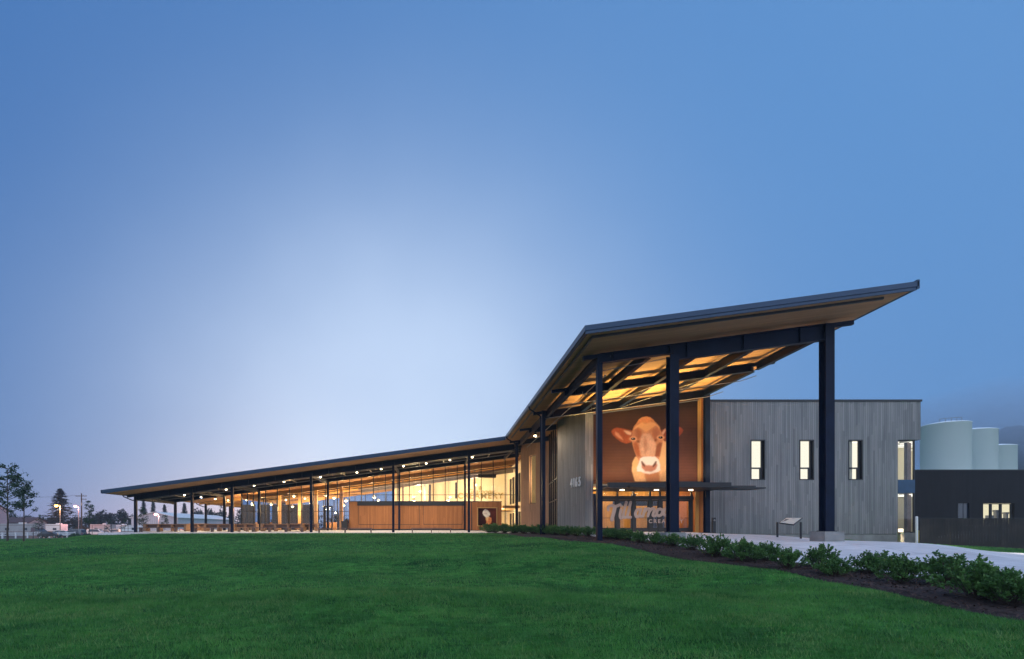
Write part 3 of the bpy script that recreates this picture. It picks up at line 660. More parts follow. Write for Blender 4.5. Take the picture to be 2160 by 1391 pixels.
def pglass(a, b, z0, zf, n, rails, name='curtain_wall', fw=.085, fd=.14, gm='glass'):
    """glazed wall in plan from a to b with n bays"""
    a = Vector(a); b = Vector(b); fr = MB(); gl = MB(); d = (b - a).normalized(); nn = Vector((-d.y, d.x))
    def col(p0, p1, za, zb0, zb1, off):
        q0 = p0 + nn * off; q1 = p1 + nn * off; r0 = p0 - nn * off; r1 = p1 - nn * off
        fr.hexa([(r0.x, r0.y, za), (r1.x, r1.y, za), (q1.x, q1.y, za), (q0.x, q0.y, za), (r0.x, r0.y, zb0), (r1.x, r1.y, zb1), (q1.x, q1.y, zb1), (q0.x, q0.y, zb0)])
    for k in range(n + 1):
        p = a + (b - a) * (k / n); col(p - d * fw / 2, p + d * fw / 2, z0, zf(p.x), zf(p.x), fd / 2)
    for k in range(n):
        p0 = a + (b - a) * (k / n) + d * fw / 2; p1 = a + (b - a) * ((k + 1) / n) - d * fw / 2
        for r in [z0] + [x for i_, x in enumerate(rails) if (x < min(zf(p0.x), zf(p1.x)) - .3)]:
            col(p0, p1, r, r + .06, r + .06, fd / 2 - .015)
        for off in (0,):
            gl.add([(p0.x, p0.y, z0 + .06), (p1.x, p1.y, z0 + .06), (p1.x, p1.y, zf(p1.x)), (p0.x, p0.y, zf(p0.x))], [(0, 1, 2, 3)])
    o = fr.build(name, M['darkmetal'], VB); gl.build('pane', M[gm], o); return o
zf = lambda x: rs_(x) - .02
# entrance bay
pwall('board_wall', (10.15, 33.45), (10.70, 33.45), .3, 1.15, [], M['greywood'])
pwall('board_wall', (9.46, 38.45), (10.15, 33.45), .3, 1.1, [], M['greywood_y'])
pglass((10.15, 44.2), (9.50, 38.5), 1.25, zf, 4, [3.9, 5.6])
pwall('board_wall', (8.36, 49.0), (10.15, 44.25), .3, 1.1, [(1.55, 2.75, 4.0, 8.7)], M['cedar_y'])
d_ = (Vector((10.15, 44.25)) - Vector((8.36, 49.0))).normalized(); n_ = Vector((d_.y, -d_.x)) * -1
wn = MB(); gl = MB(); A_ = Vector((8.36, 49.0)) + d_ * 1.55 + n_ * .15; B_ = Vector((8.36, 49.0)) + d_ * 2.75 + n_ * .15
for t in (0.0, 1.0): p = A_.lerp(B_, t); wn.tube((p.x, p.y, 4.0), (p.x, p.y, 8.7), .04, n=4)
for z in (4.03, 8.67): wn.tube((A_.x, A_.y, z), (B_.x, B_.y, z), .04, n=4)
gl.add([(A_.x, A_.y, 4), (B_.x, B_.y, 4), (B_.x, B_.y, 8.7), (A_.x, A_.y, 8.7)], [(0, 1, 2, 3)])
wo_ = wn.build('slot_window', M['darkmetal'], VB); gl.build('pane', M['glass'], wo_)
pwall('board_wall', (9.7, 56.2), (8.36, 49.05), .3, 1.1, [], M['greywood_y'])
# wall above the doors behind the banner, frame strips, right side
m = MB(); m.sbox(10.71, 18.55, 34.05, 34.3, lambda x: 4.75, zf); m.build('upper_wall', M['cedar'], VB)
m = MB(); m.box(18.08, 18.32, 33.72, 33.9, 4.75, 11.2); m.build('corner_board', M['glulam'], VB)
# entrance doors and transoms
DY = 34.1; zd0 = 1.34; zdt = 3.62; zt1 = 4.45
fr = MB(); gl = MB()
XD = [X(x, DY) for x in (1262, 1302, 1336, 1371, 1392, 1425, 1458)]
fr.box(XD[0], XD[-1] + .15, DY - .06, DY + .06, zdt, zdt + .26); fr.box(XD[0], XD[-1] + .15, DY - .06, DY + .06, zt1 - .02, zt1 + .1)
for i, x in enumerate(XD): fr.box(x - .09, x + .09, DY - .08, DY + .08, zd0, zdt - .001); fr.box(x - .05, x + .05, DY - .07, DY + .07, zdt + .261, zt1 - .021)
do = fr.build('entrance_screen', M['darkmetal'], VB)
gl.add([(XD[0], DY + .03, zdt), (XD[-1], DY + .03, zdt), (XD[-1], DY + .03, zt1), (XD[0], DY + .03, zt1)], [(0, 1, 2, 3)]); gl.build('pane', M['glass'], do)
for i in range(6):
    a, b = XD[i] + .095, XD[i + 1] - .095
    fr = MB(); gl = MB(); y0, y1 = DY - .04, DY + .03
    fr.box(a, a + .09, y0, y1, zd0 + .02, zdt - .01); fr.box(b - .09, b, y0, y1, zd0 + .02, zdt - .01)
    fr.box(a + .09, b - .09, y0, y1, zd0 + .02, zd0 + .30); fr.box(a + .09, b - .09, y0, y1, zdt - .12, zdt - .01); fr.box(a + .09, b - .09, y0, y1, zd0 + .98, zd0 + 1.01)
    gl.add([(a + .09, DY, zd0 + .3), (b - .09, DY, zd0 + .3), (b - .09, DY, zdt - .12), (a + .09, DY, zdt - .12)], [(0, 1, 2, 3)])
    dd = fr.build('glass_door', M['darkmetal'], VB); gl.build('pane', M['glass'], dd)
    h = MB(); hx = b - .16 if i % 2 == 0 else a + .16; h.tube((hx, DY - .1, zd0 + .8), (hx, DY - .1, zd0 + 1.3), .015); h.build('handle', M['pipe'], dd)
# vestibule behind the doors
m = MB(); m.box(10.8, 18.2, 38.5, 38.7, 1.3, 4.7); m.build('vestibule_wall', planks('warm_slat_wall', (.50, .30, .10), (1, 0, 0), .16, .3, (10, 10, .5), .08), VB)
m = MB(); m.box(14.6, 14.9, 36.5, 36.65, 1.35, 4.2); m.box(13.2, 16.6, 36.5, 36.64, 3.3, 3.75); m.box(11.6, 11.9, 36.2, 36.35, 1.35, 4.2); m.box(16.6, 17.9, 38.3, 38.45, 1.35, 3.0); m.build('blue_frame', plain('navy_paint', (.02, .05, .16), .5), VB)
m = MB(); m.box(10.5, 18.6, 34.25, 40, 1.2, 1.33); m.build('vestibule_floor', M['slab'], VB)
m = MB(); m.box(10.7, 18.55, 34.31, 40, 4.62, 4.74); m.build('vestibule_ceiling', M['cream'], VB)
for q_ in ((10.45, 10.65, 34.2, 40, 1.3, 4.7), (18.33, 18.6, 33.45, 40, 1.2, 11.0)): m = MB(); m.box(*q_); m.build('vestibule_side', M['cedar'], VB)
m = MB(); m.box(X(1459, 33.9) + .3, 18.3, 33.95, 34.04, 1.3, 4.7); m.build('door_side_board', M['glulam'], VB)
# entrance canopy
cn = MB(); zc = EYE + 2.58
cn.box(10.71, 18.75, 30.6, 33.9, zc, zc + .09); cn.box(10.8, 18.6, 30.7, 30.95, zc + .09, zc + .34); cn.box(12.0, 19.9, 30.3, 30.6, zc + .02, zc + .10)
cn.box(11.0, 18.5, 33.0, 33.3, zc + .09, zc + .34)
cn.box(14.5, 16.9, 30.9, 31.6, zc + .35, zc + .42)
cn.build('entrance_canopy', M['darkmetal'], VB)
cn = MB(); cn.box(18.76, 21.4, 31.6, 33.2, zc + .03, zc + .11); cn.build('canopy_blade', M['darkmetal'], VB)

# --- grey board box on the right -------------------------------------------------
WYR = 34.4; bx0 = 18.62; bx1 = X(1942, WYR); nx = X(1894, WYR); zb = 1.2; ztp = 10.62
def WZ(y): return Z(y, WYR)
wins = [(X(1583, WYR), X(1614, WYR), WZ(1013), WZ(928)), (X(1686, WYR), X(1717, WYR), WZ(1013), WZ(928)), (X(1789, WYR), X(1820, WYR), WZ(1013), WZ(928))]
m = MB(); m.wall(bx0, nx, zb, ztp, wins, WYR, WYR + .3); m.box(nx, bx1, WYR, WYR + .3, WZ(928), ztp)
m.box(bx1 - .3, bx1, WYR + .3, 56, WZ(928), ztp); m.box(bx1 - .3, bx1, WYR + 3.2, 56, zb, WZ(928)); m.build('grey_board_wall', M['greywood'], VB)
m = MB(); m.box(bx0 - .1, bx1 + .06, WYR - .06, 56.1, ztp, ztp + .14); m.build('parapet_coping', M['darkmetal'], VB)
m = MB(); m.box(bx0 - .05, nx - .02, WYR + .04, WYR + .3, .2, zb - .02); m.box(nx - .019, bx1 - .05, WYR + .05, WYR + 3.2, .2, zb + .08); m.build('foundation', M['concrete'], VB)
for (a, b, c, d) in wins:
    fr = MB(); y0 = WYR - .02; y1 = WYR + .28; t = .07
    fr.box(a, a + t, y0, y1, c, d); fr.box(b - t, b, y0, y1, c, d); fr.box(a + t, b - t, y0, y1, c, c + t); fr.box(a + t, b - t, y0, y1, d - t, d)
    rr_ = c + (d - c) * .30; fr.box(a + t, b - t, WYR + .12, WYR + .24, rr_ - .05, rr_ + .05)
    fr.box(b - .28, b - t - .001, WYR + .14, WYR + .24, c + t, rr_ - .051); fr.box(a + t + .001, a + .12, WYR + .14, WYR + .24, c + t, rr_ - .051); fr.box(b - .18, b - t - .001, WYR + .14, WYR + .24, rr_ + .051, d - t)
    wo_ = fr.build('window', M['darkmetal'], VB); gl = MB(); gl.add([(a + t, WYR + .2, c + t), (b - t, WYR + .2, c + t), (b - t, WYR + .2, d - t), (a + t, WYR + .2, d - t)], [(0, 1, 2, 3)]); gl.build('pane', M['glass'], wo_)
    bl = MB(); bl.box(a - .3, b + 1.7, WYR + 1.2, WYR + 1.25, c - .4, d + .3); bl.build('glow_panel', M['litwin'], wo_)  # emissive sheet added in place of the lit room behind the pane
# corner window
fr = MB(); gl = MB(); gx1 = bx1 - .35; zs = [zb + .1, WZ(1040), WZ(1012), WZ(928)]
for x in (nx + .04, gx1): fr.box(x - .04, x + .04, WYR + .1, WYR + .2, zs[0], zs[3])
for x in (nx + .04, gx1):
    pass
for z in (zs[0], zs[3] - .06): fr.box(nx + .08, gx1 - .04, WYR + .11, WYR + .19, z, z + .06)
for yy in (WYR + 1.7, WYR + 3.15): fr.box(gx1 - .04, gx1 + .04, yy, yy + .08, zs[0], zs[3])
cw = fr.build('corner_window', M['darkmetal'], VB)
sp = MB(); sp.box(nx + .081, gx1 + .03, WYR + .08, WYR + .2, zs[1], zs[2]); sp.box(gx1 - .05, gx1 + .03, WYR + .21, WYR + 3.2, zs[1], zs[2]); sp.build('spandrel', plain('blue_spandrel', (.02, .07, .15), .4), cw)
gl.add([(nx, WYR + .15, zs[0]), (gx1, WYR + .15, zs[0]), (gx1, WYR + .15, zs[3]), (nx, WYR + .15, zs[3])], [(0, 1, 2, 3)]); gl.add([(gx1, WYR + .15, zs[0]), (gx1, WYR + 3.2, zs[0]), (gx1, WYR + 3.2, zs[3]), (gx1, WYR + .15, zs[3])], [(0, 1, 2, 3)]); gl.build('pane', M['glass'], cw)
m = MB(); m.box(nx - 3, gx1 - .1, WYR + 3.6, WYR + 3.8, zb, zs[3] + .5); m.box(nx - 3.2, nx - 3, WYR + .3, WYR + 3.8, zb, zs[3] + .5); m.build('interior_wall', M['cream'], VB)
for q_ in ((zs[1] + .1, zs[2] - .05), (zs[3] + .1, zs[3] + .2), (zb, zb + .1)): m = MB(); m.box(nx - 3, gx1 - .1, WYR + .3, WYR + 3.6, *q_); m.build('interior_floor', M['white'], VB)
m = MB(); m.box(nx + .62, nx + .9, WYR + 1.0, WYR + 1.25, zb, zs[3]); m.build('interior_post', plain('pink_brown_post', (.35, .25, .22), .6), VB)
for k in range(4):
    for zt_ in (zs[3] - .05, zs[1] - .08): m = MB(); m.box(nx - 2.5, gx1 - .4, WYR + .8 + k * .7, WYR + .9 + k * .7, zt_, zt_ + .05); m.build('strip_light', bpy.data.materials.get('tube_light') or emis('tube_light', (1, .95, .82), 1.6), VB)
M['backpanel'] = M['darkwall']

# --- wing interior ---------------------------------------------------------
GY = 56.0
pglass((-22.8, GY), (9.1, GY), pz(GY), zf, 23, [3.55, 5.45])
pglass((-22.8, 70), (-22.8, GY), pz(GY), zf, 8, [3.55, 5.45]); pglass((-28, 76), (-6.5, 76), pz(GY), zf, 13, [3.55], gm='dimglass')
m = MB(); m.sbox(-6.4, 9.7, 68.8, 69.0, lambda x: 1.3, zf); m.build('cream_wall', M['cream'], VB)
for q_ in ((-6.4, -6.2, 69.0, 76, 1.3, 7.2), (9.75, 9.95, 56.3, 69, 1.3, 9.8)): m = MB(); m.box(*q_); m.build('cream_wall', M['cream'], VB)
# dark slatted screens at the left end inside
M['slats'] = planks('dark_slats', (.012, .011, .015), (1, 0, 0), .34, .7, (4, 4, .4), .2, gapdark=2.5)
for q_ in ((-25.6, -22.0), (-21.7, -18.2), (-17.9, -15.6)): m = MB(); m.box(*q_, 63.0, 63.1, 1.35, 4.7); m.build('slat_screen', M['slats'], VB)
# timber columns inside
for px in (589, 633, 666, 720): x = X(px, 60); mm = MB(); mm.box(x - .2, x + .2, 59.8, 60.2, 1.3, rs_(x) - .1); mm.build('timber_column', M['glulam'], VB)
for px, y in ((1001, 62), (896, 66), (850, 61.3)): x = X(px, y); mm = MB(); mm.box(x - .13, x + .13, y - .13, y + .13, 1.3, rs_(x) - .1); mm.build('interior_column', plain('grey_purple_paint', (.24, .20, .22), .5), VB)
for y, w_ in ((58.2, .1), (64.5, .12), (72, .12)):
    mm = MB(); mm.sbox(-22.7, 9.6, y - w_, y + w_, lambda x: rs_(x) - .75, lambda x: rs_(x) - .25); mm.build('timber_beam', M['glulam'], VB)
for x in (-19, -13, -7, -1, 5): mm = MB(); mm.box(x - .09, x + .09, 56.2, 75.8, rs_(x) - .25, rs_(x) - .03); mm.build('timber_rafter', M['glulam'], VB)
mm = MB(); mm.sbox(-10, 9.6, 62, 62.5, lambda x: rs_(x) - 1.35, lambda x: rs_(x) - .95); mm.tube((-10, 60.3, rs_(-10) - 1), (9.6, 60.3, rs_(9.6) - 1), .15); mm.build('air_duct', M['pipe'], VB)
for q_ in ((X(960, 66), X(965, 66), 66, 66.1, Z(1052, 66), Z(1018, 66)), (X(904, 66), X(909, 66), 66, 66.1, Z(1058, 66), Z(1022, 66))): mm = MB(); mm.box(*q_); mm.build('dark_panel', M['slats'], VB)
mm = MB(); mm.box(X(1008, 60), X(1046, 60), 59.6, 60.6, Z(1008, 60), Z(1001.5, 60)); mm.box(X(1012, 60), X(1013, 60), 60, 60.1, Z(1001.5, 60), rs_(5) - .1); mm.build('ceiling_unit', M['darkmetal'], VB)
for y in (59, 61.5, 64, 66.5):
    mm = MB(); mm.sbox(-22.5, 9.4, y - .04, y + .04, lambda x: rs_(x) - .55, lambda x: rs_(x) - .45); mm.build('track_rail', M['darkmetal'], VB)
for px_ in (610, 650, 700, 760): x = X(px_, 70); mm = MB(); mm.box(x - 1.0, x + .8, 70, 70.4, 1.35, 2.5); mm.build('counter', M['tablewood'], VB)
# windows and stair gallery at the right end of the hall
mm = MB()
for k in range(4): mm.box(9.6, 9.74, 57.5 + k * 2.3, 58.4 + k * 2.3, 4.8, 8.2); mm.box(9.6, 9.74, 57.5 + k * 2.3, 58.3 + k * 2.3, 1.5, 3.6)
mm.build('dark_opening', M['slats'], VB)
mm = MB(); mm.box(7.6, 9.59, 57, 68.7, 4.0, 4.3); mm.build('gallery_floor', M['glulam'], VB)
# timber box (servery) on the patio
SY = 54.75; bz0 = pz(54.5) + .04; bzt = Z(1059, SY)
sv = MB(); xa, xb = X(737, SY), X(981, SY); xc, xd = X(983, 53.6), X(1058, 53.6)
sv.box(xa, xb, SY, SY + 1.0, bz0 + .12, bzt - .001)
so = sv.build('servery_wall', M['cedar'], VB)
m = MB(); m.box(xa + .9, xb, SY - .05, SY, Z(1067, SY), bzt + .02); m.box(xa, xb + .02, SY - .03, SY + .9, pz(54) - .02, bz0 + .12); m.box(xa - .03, xb, SY - .06, SY + 1.03, bzt + .02, bzt + .08)
for px in (757, 788, 885, 894, 975): m.box(X(px, SY) - .02, X(px, SY) + .02, SY - .012, SY, bz0 + .6 if px != 788 else bz0 + .13, Z(1067, SY)if px != 788 else bz0 + .59)
m.box(X(757, SY), X(885, SY), SY - .014, SY, Z(1107.5, SY), Z(1106.6, SY)); m.box(X(894, SY), X(975, SY), SY - .014, SY, Z(1107, SY), Z(1106, SY)); m.build('dark_band', M['darkmetal'], so)
sv = MB(); zz1 = Z(1059, 53.6); wx0, wx1, wz0, wz1 = X(1007, 53.6), X(1048.5, 53.6), Z(1110, 53.6), Z(1071, 53.6)
sv.wall(xc, xd, pz(53.6) + .06, zz1, [(wx0, wx1, wz0, wz1)], 53.6, 53.9); sv.box(xd - .3, xd, 53.9, 56.2, 1.3, zz1); sv.box(wx0 - .1, wx1 + .1, 53.905, 54.0, wz0 - .1, wz1 + .1)
sv.build('timber_kiosk_wall', M['cedar'], VB)
m = MB(); m.box(xc, xd + .03, 53.56, 56.2, zz1, zz1 + .07); m.box(X(994, 53.5), X(996, 53.5), 53.57, 53.6, 1.4, zz1); m.box(xc, xd - .1, 53.63, 53.8, pz(53), pz(53.6) + .06); m.build('kiosk_trim', M['darkmetal'], VB)
# patio door frame
fr = MB(); a, b = X(683, 55.9), X(702, 55.9)
fr.box(a, a + .14, 55.8, 55.92, 1.38, 4.2); fr.box(b - .14, b, 55.8, 55.92, 1.38, 4.2); fr.box(a + .14, b - .14, 55.8, 55.92, 4.05, 4.2); fr.box(a + .14, b - .14, 55.8, 55.92, 1.38, 1.6)
fd_ = fr.build('patio_door', M['darkmetal'], VB); h = MB(); h.tube((b - .3, 55.7, 2.2), (b - .3, 55.7, 2.9), .02); h.build('handle', M['pipe'], fd_)
# ------------------------------------------------------------------ printed pictures (flat prints painted into vertex colours)
def inside(px, py, poly):
    c = np.zeros(px.shape, bool); n = len(poly)
    for i in range(n):
        x1, y1 = poly[i]; x2, y2 = poly[(i + 1) % n]
        k = ((y1 > py) != (y2 > py)) & (px < (x2 - x1) * (py - y1) / ((y2 - y1) or 1e-9) + x1); c ^= k
    return c
def blur(a, n):
    a = a.astype(float)
    for _ in range(n):
        p = np.pad(a, 1, 'edge'); a = (p[:-2, 1:-1] + p[2:, 1:-1] + p[1:-1, :-2] + p[1:-1, 2:] + 4 * p[1:-1, 1:-1]) / 8
    return a
def fbm(px, py, s, rs):
    o = 0
    for k in range(4):
        f = s * 2 ** k; a, b, c, d = rs.uniform(0, 6.28, 4); o = o + (np.sin(px * f + a + 1.7 * np.sin(py * f * .7 + b)) * np.sin(py * f * 1.1 + c + 1.3 * np.sin(px * f * .8 + d))) / 1.7 ** k
    return o
def lin(c): return np.array(srgb(*c)[:3])
def printmat(name, gain=1.0):
    m, t = mat(name); o = nd(t, 'ShaderNodeOutputMaterial'); b = nd(t, 'ShaderNodeBsdfPrincipled'); b.inputs['Roughness'].default_value = .7; b.inputs['Specular IOR Level'].default_value = .15
    a = nd(t, 'ShaderNodeAttribute'); a.attribute_name = 'print'; t.links.new(a.outputs['Color'], b.inputs['Base Color'])
    t.links.new(b.outputs[0], o.inputs[0]); return m
def picture(name, paint, x0, x1, y, zbot, ztop, nx, nz, parent, m):
    """zbot, ztop: functions of x; paint(u, v) -> rgb in 0..1 linear, u to the right, v up"""
    u = np.linspace(0, 1, nx); v = np.linspace(0, 1, nz); U, V = np.meshgrid(u, v)
    XX = x0 + (x1 - x0) * U; ZZ = zbot(XX) + (ztop(XX) - zbot(XX)) * V
    off = ROOT[parent.name]
    co = np.stack([XX - off.x, np.full_like(XX, y) - off.y, ZZ - off.z], -1).reshape(-1, 3)
    i = np.arange((nz - 1) * (nx - 1)); r = i // (nx - 1); c = i % (nx - 1); a = r * nx + c
    me = bpy.data.meshes.new(name); me.from_pydata(co.tolist(), [], np.stack([a, a + 1, a + nx + 1, a + nx], -1).tolist())
    col = np.clip(paint(XX, ZZ), 0, 1).reshape(-1, 3); ca = me.color_attributes.new('print', 'FLOAT_COLOR', 'POINT')
    ca.data.foreach_set('color', np.c_[col, np.ones(len(col))].astype(np.float32).ravel()); me.materials.append(m)
    o = bpy.data.objects.new(name, me); C.objects.link(o); o.parent = parent; ROOT[o.name] = off; return o
BYN = 33.75
def cow(XX, ZZ):
    # work in the space of a sketch 1956 wide, 1391 high: photo region (1255..1480, 860..1020)
    px = ((XX / BYN * F + 925) - 1255) * 8.693; py = ((1115 - (ZZ - EYE) / BYN * F) - 860) * 8.693
    rs = np.random.RandomState(2)
    def sm(poly, k=2): return blur(inside(px, py, poly), k)[..., None]
    t = np.clip(py / 1391, -.2, 1)[..., None]; s = np.clip(px / 1956, 0, 1)[..., None]
    col = lin((48, 31, 23)) * (1 - t) + lin((108, 68, 46)) * t
    col = col * (1 + .25 * s * np.array([.5, .6, 2.2])) * (1 + .05 * np.sin(py / 9)[..., None]) * (1 + .10 * fbm(px, py, .004, rs)[..., None])
    def lay(mask, c, a=1): nonlocal col; col = col * (1 - mask * a) + lin(c) * mask * a if not isinstance(c, np.ndarray) else col * (1 - mask * a) + c * mask * a
    fur = (1 + .10 * fbm(px, py, .012, rs) + .08 * fbm(px * 2.2, py * .8, .05, rs))[..., None]
    # neck
    lay(sm([(740, 900), (690, 1000), (675, 1150), (740, 1391), (1460, 1391), (1500, 900), (1400, 600), (1240, 560), (1200, 900)], 4), lin((240, 180, 122)) * fur)
    lay(sm([(1200, 640), (1320, 600), (1330, 1000), (1200, 1150), (1190, 900)], 8), (240, 185, 125), .8)
    lay(sm([(760, 930), (690, 1010), (700, 1120), (770, 1080)], 5), (238, 180, 115), .8)
    lay(sm([(900, 1200), (930, 1300), (950, 1391), (1190, 1391), (1180, 1180)], 8), (188, 104, 62), .7)
    # ears
    ear = [(700, 430), (600, 410), (500, 385), (400, 370), (330, 395), (300, 440), (330, 500), (400, 570), (480, 630), (570, 660), (650, 640), (690, 590)]
    lay(sm(ear, 5), lin((176, 88, 50)) * fur); lay(sm([(520, 420), (600, 430), (670, 460), (660, 510), (590, 490)], 6), (255, 205, 160), .85)
    lay(sm([(370, 440), (430, 470), (500, 560), (520, 600), (440, 560), (370, 500)], 6), (246, 168, 116), .8)
    ear2 = [(1900 - x + 20, y - 20) for x, y in ear]; lay(sm(ear2, 3), lin((150, 74, 50)) * fur)
    lay(sm([(1215, 470), (1290, 380), (1300, 420), (1240, 520)], 3), (245, 190, 150), .7)
    # head
    head = [(940, 165), (870, 175), (810, 215), (770, 280), (715, 345), (690, 420), (680, 500), (660, 560), (680, 640), (700, 720), (730, 820), (760, 900), (800, 980), (790, 1080), (880, 1190), (1000, 1220), (1120, 1180), (1190, 1100), (1170, 980), (1190, 880), (1220, 760), (1240, 640), (1250, 560), (1230, 480), (1190, 380), (1140, 300), (1080, 240), (1020, 185)]
    lay(sm(head, 2), lin((208, 138, 94)) * fur)
    lay(sm([(940, 170), (860, 190), (800, 240), (760, 300), (870, 270), (940, 290), (1020, 270), (1100, 280), (1060, 220), (1000, 180)], 4), lin((222, 140, 84)) * fur, .8)
    lay(sm([(870, 270), (760, 330), (700, 400), (720, 410), (790, 360), (860, 400), (940, 450), (1040, 380), (1120, 330), (1190, 400), (1180, 350), (1100, 280), (1020, 265), (940, 300)], 6), (244, 176, 112), .85)
    lay(sm([(880, 290), (940, 300), (965, 285), (930, 305)], 2), (110, 56, 30), .7)
    lay(sm([(840, 520), (820, 700), (850, 900), (1100, 900), (1120, 700), (1080, 560), (1000, 480), (900, 480)], 14), lin((238, 184, 146)) * fur, .75)
    lay(sm([(900, 480), (960, 620), (950, 800), (920, 880), (890, 700)], 10), (170, 88, 52), .45)
    lay(sm([(700, 660), (740, 830), (790, 900), (830, 900), (800, 700), (760, 620)], 8), lin((168, 84, 44)) * fur, .8)
    lay(sm([(1130, 700), (1100, 900), (1180, 900), (1235, 650), (1180, 640)], 6), (140, 78, 50), .9)
    lay(sm([(740, 400), (800, 380), (860, 440), (850, 540), (780, 600), (740, 500)], 26), (150, 80, 48), .7)
    lay(sm([(1060, 400), (1140, 360), (1190, 450), (1150, 560), (1080, 600), (1050, 500)], 26), (158, 92, 66), .7)
    # eyes
    for ex, ey, sgn in ((700, 575, 1), (1205, 550, -1)):
        e = [(ex + 75 * math.cos(a), ey + 45 * math.sin(a)) for a in np.linspace(0, 6.28, 16)]; lay(sm(e, 6), (235, 170, 120), .8)
        e = [(ex + 40 * math.cos(a), ey + 24 * math.sin(a)) for a in np.linspace(0, 6.28, 14)]; lay(sm(e, 1), (28, 16, 14), 1)
        e = [(ex - 8 + 8 * math.cos(a), ey - 8 + 7 * math.sin(a)) for a in np.linspace(0, 6.28, 8)]; lay(sm(e, 1), (235, 230, 225), .9)
        lay(sm([(ex + sgn * 60, ey + 30), (ex + sgn * 110, ey + 20), (ex + sgn * 120, ey + 70), (ex + sgn * 80, ey + 75)], 6), (112, 56, 34), .8)
    # muzzle
    lay(sm([(830, 930), (880, 905), (1000, 900), (1110, 900), (1165, 950), (1195, 1050), (1200, 1150), (1160, 1180), (1090, 1200), (1000, 1222), (900, 1205), (840, 1175), (775, 1175), (765, 1110), (800, 1030)], 3), (248, 230, 212), 1)
    lay(sm([(850, 1010), (900, 1030), (940, 1060), (1070, 1060), (1120, 1010), (1150, 1060), (1110, 1140), (1040, 1180), (920, 1170), (860, 1110)], 7), (186, 106, 72), .9)
    for q in (1, -1):
        c = 990; lay(sm([(c - q * 150, 990), (c - q * 120, 980), (c - q * 70, 1060), (c - q * 70, 1100), (c - q * 120, 1060)], 4), (84, 44, 32), .9)
    lay(sm([(860, 1180), (1000, 1205), (1120, 1170), (1100, 1195), (1000, 1222), (890, 1205)], 2), (240, 200, 170), .8)
    return col
bn = empty('cow_banner', (14.4, BYN, 5), 'huge printed banner of a brown cow face hung above the entrance doors', 'banner')
bx0_, bx1_ = 10.78, X(1472, BYN)
zbt = lambda x: 0 * x + Z(1016, BYN); ztt = lambda x: rt(x) - .26 - .75
picture('print', cow, bx0_, bx1_, BYN, zbt, ztt, 250, 190, bn, printmat('cow_print'))
m = MB(); m.sbox(bx0_, bx1_, BYN + .01, BYN + .06, lambda x: zbt(x), lambda x: ztt(x)); m.build('backing', M['darkmetal'], bn)
m = MB(); m.sbox(bx0_ - .1, bx1_ + .1, BYN - .05, BYN + .05, lambda x: ztt(x) + .001, lambda x: ztt(x) + .07); m.build('hanging_rail', M['pipe'], bn)

def cone(XX, ZZ):
    px = ((XX / 53.6 * F + 925) - 960) * 10.7; py = ((1115 - (ZZ - EYE) / 53.6 * F) - 1000) * 10.7
    rs = np.random.RandomState(4)
    def sm(poly, k=2): return blur(inside(px, py, poly), k)[..., None]
    s = np.clip((px - 520) / 410, 0, 1)[..., None]; t = np.clip((py - 770) / 370, 0, 1)[..., None]
    col = lin((40, 16, 24)) * (1 - s) + lin((120, 62, 52)) * s * (1 - .7 * t) + lin((30, 12, 18)) * s * t
    def lay(mask, c, a=1): nonlocal col; col = col * (1 - mask * a) + (c if isinstance(c, np.ndarray) else lin(c)) * mask * a
    hz = (1 + .15 * fbm(px, py, .05, rs))[..., None]
    lay(sm([(700, 980), (770, 960), (820, 1000), (830, 1060), (800, 1120), (770, 1139), (695, 1139), (710, 1080), (690, 1020)]), lin((235, 150, 90)) * hz)
    lay(sm([(690, 970), (720, 980), (770, 960), (735, 1060), (715, 1060)]), (250, 215, 150), .9)
    for yy in (990, 1030, 1070, 1105): lay(sm([(760, yy), (825, yy - 10), (828, yy + 6), (765, yy + 10)], 1), (190, 100, 60), .7)
    lay(sm([(640, 830), (680, 795), (730, 815), (790, 880), (790, 930), (750, 975), (690, 980), (640, 930), (620, 880)]), lin((255, 240, 225)) * hz)
    lay(sm([(700, 860), (740, 900), (700, 930), (670, 900)], 4), (225, 205, 195), .6)
    return col
pw = empty('ice_cream_picture', (X(1028, 53.6), 53.6, 2), 'framed picture of a hand holding an ice cream cone on the timber kiosk', 'picture')
picture('print', cone, wx0 + .06, wx1 - .06, 53.72, lambda x: 0 * x + wz0 + .05, lambda x: 0 * x + wz1 - .05, 70, 64, pw, printmat('cone_print'))
fr = MB(); fr.box(wx0 - .02, wx0 + .07, 53.5, 53.76, wz0 - .02, wz1 + .02); fr.box(wx1 - .07, wx1 + .02, 53.5, 53.76, wz0 - .02, wz1 + .02); fr.box(wx0 + .07, wx1 - .07, 53.5, 53.76, wz0 - .02, wz0 + .06); fr.box(wx0 + .07, wx1 - .07, 53.5, 53.76, wz1 - .06, wz1 + .02)
fr.build('frame', M['glulam'], pw)

# ------------------------------------------------------------------ lettering
M['letter'] = plain('brushed_letter', (.9, .9, .92), .4, 0, .02, 2)
a = Vector((9.46, 38.45)); b = Vector((10.15, 33.45)); d = (b - a).normalized(); nrm = Vector((-d.y, d.x)) * 1
yaw = math.atan2(d.y, d.x)
sg = empty('number_sign', (9.7, 36, 4), 'raised pale street number 4165 on the grey board wall by the entrance', 'sign')
Ym = 35.2; t_ = (38.45 - Ym) / (38.45 - 33.45); 
for i, chx in enumerate('4165'):
    s_ = [2.86, 3.30, 3.72, 4.27][i] / 5.0; p = a.lerp(b, s_) - Vector((.075, 0))
    zz_ = 4.6
    text_mesh('numeral', chx, .93, M['letter'], sg, (p.x, p.y, zz_), (R(90), 0, yaw), .08, 0, 1, 'CENTER', .012, .72)
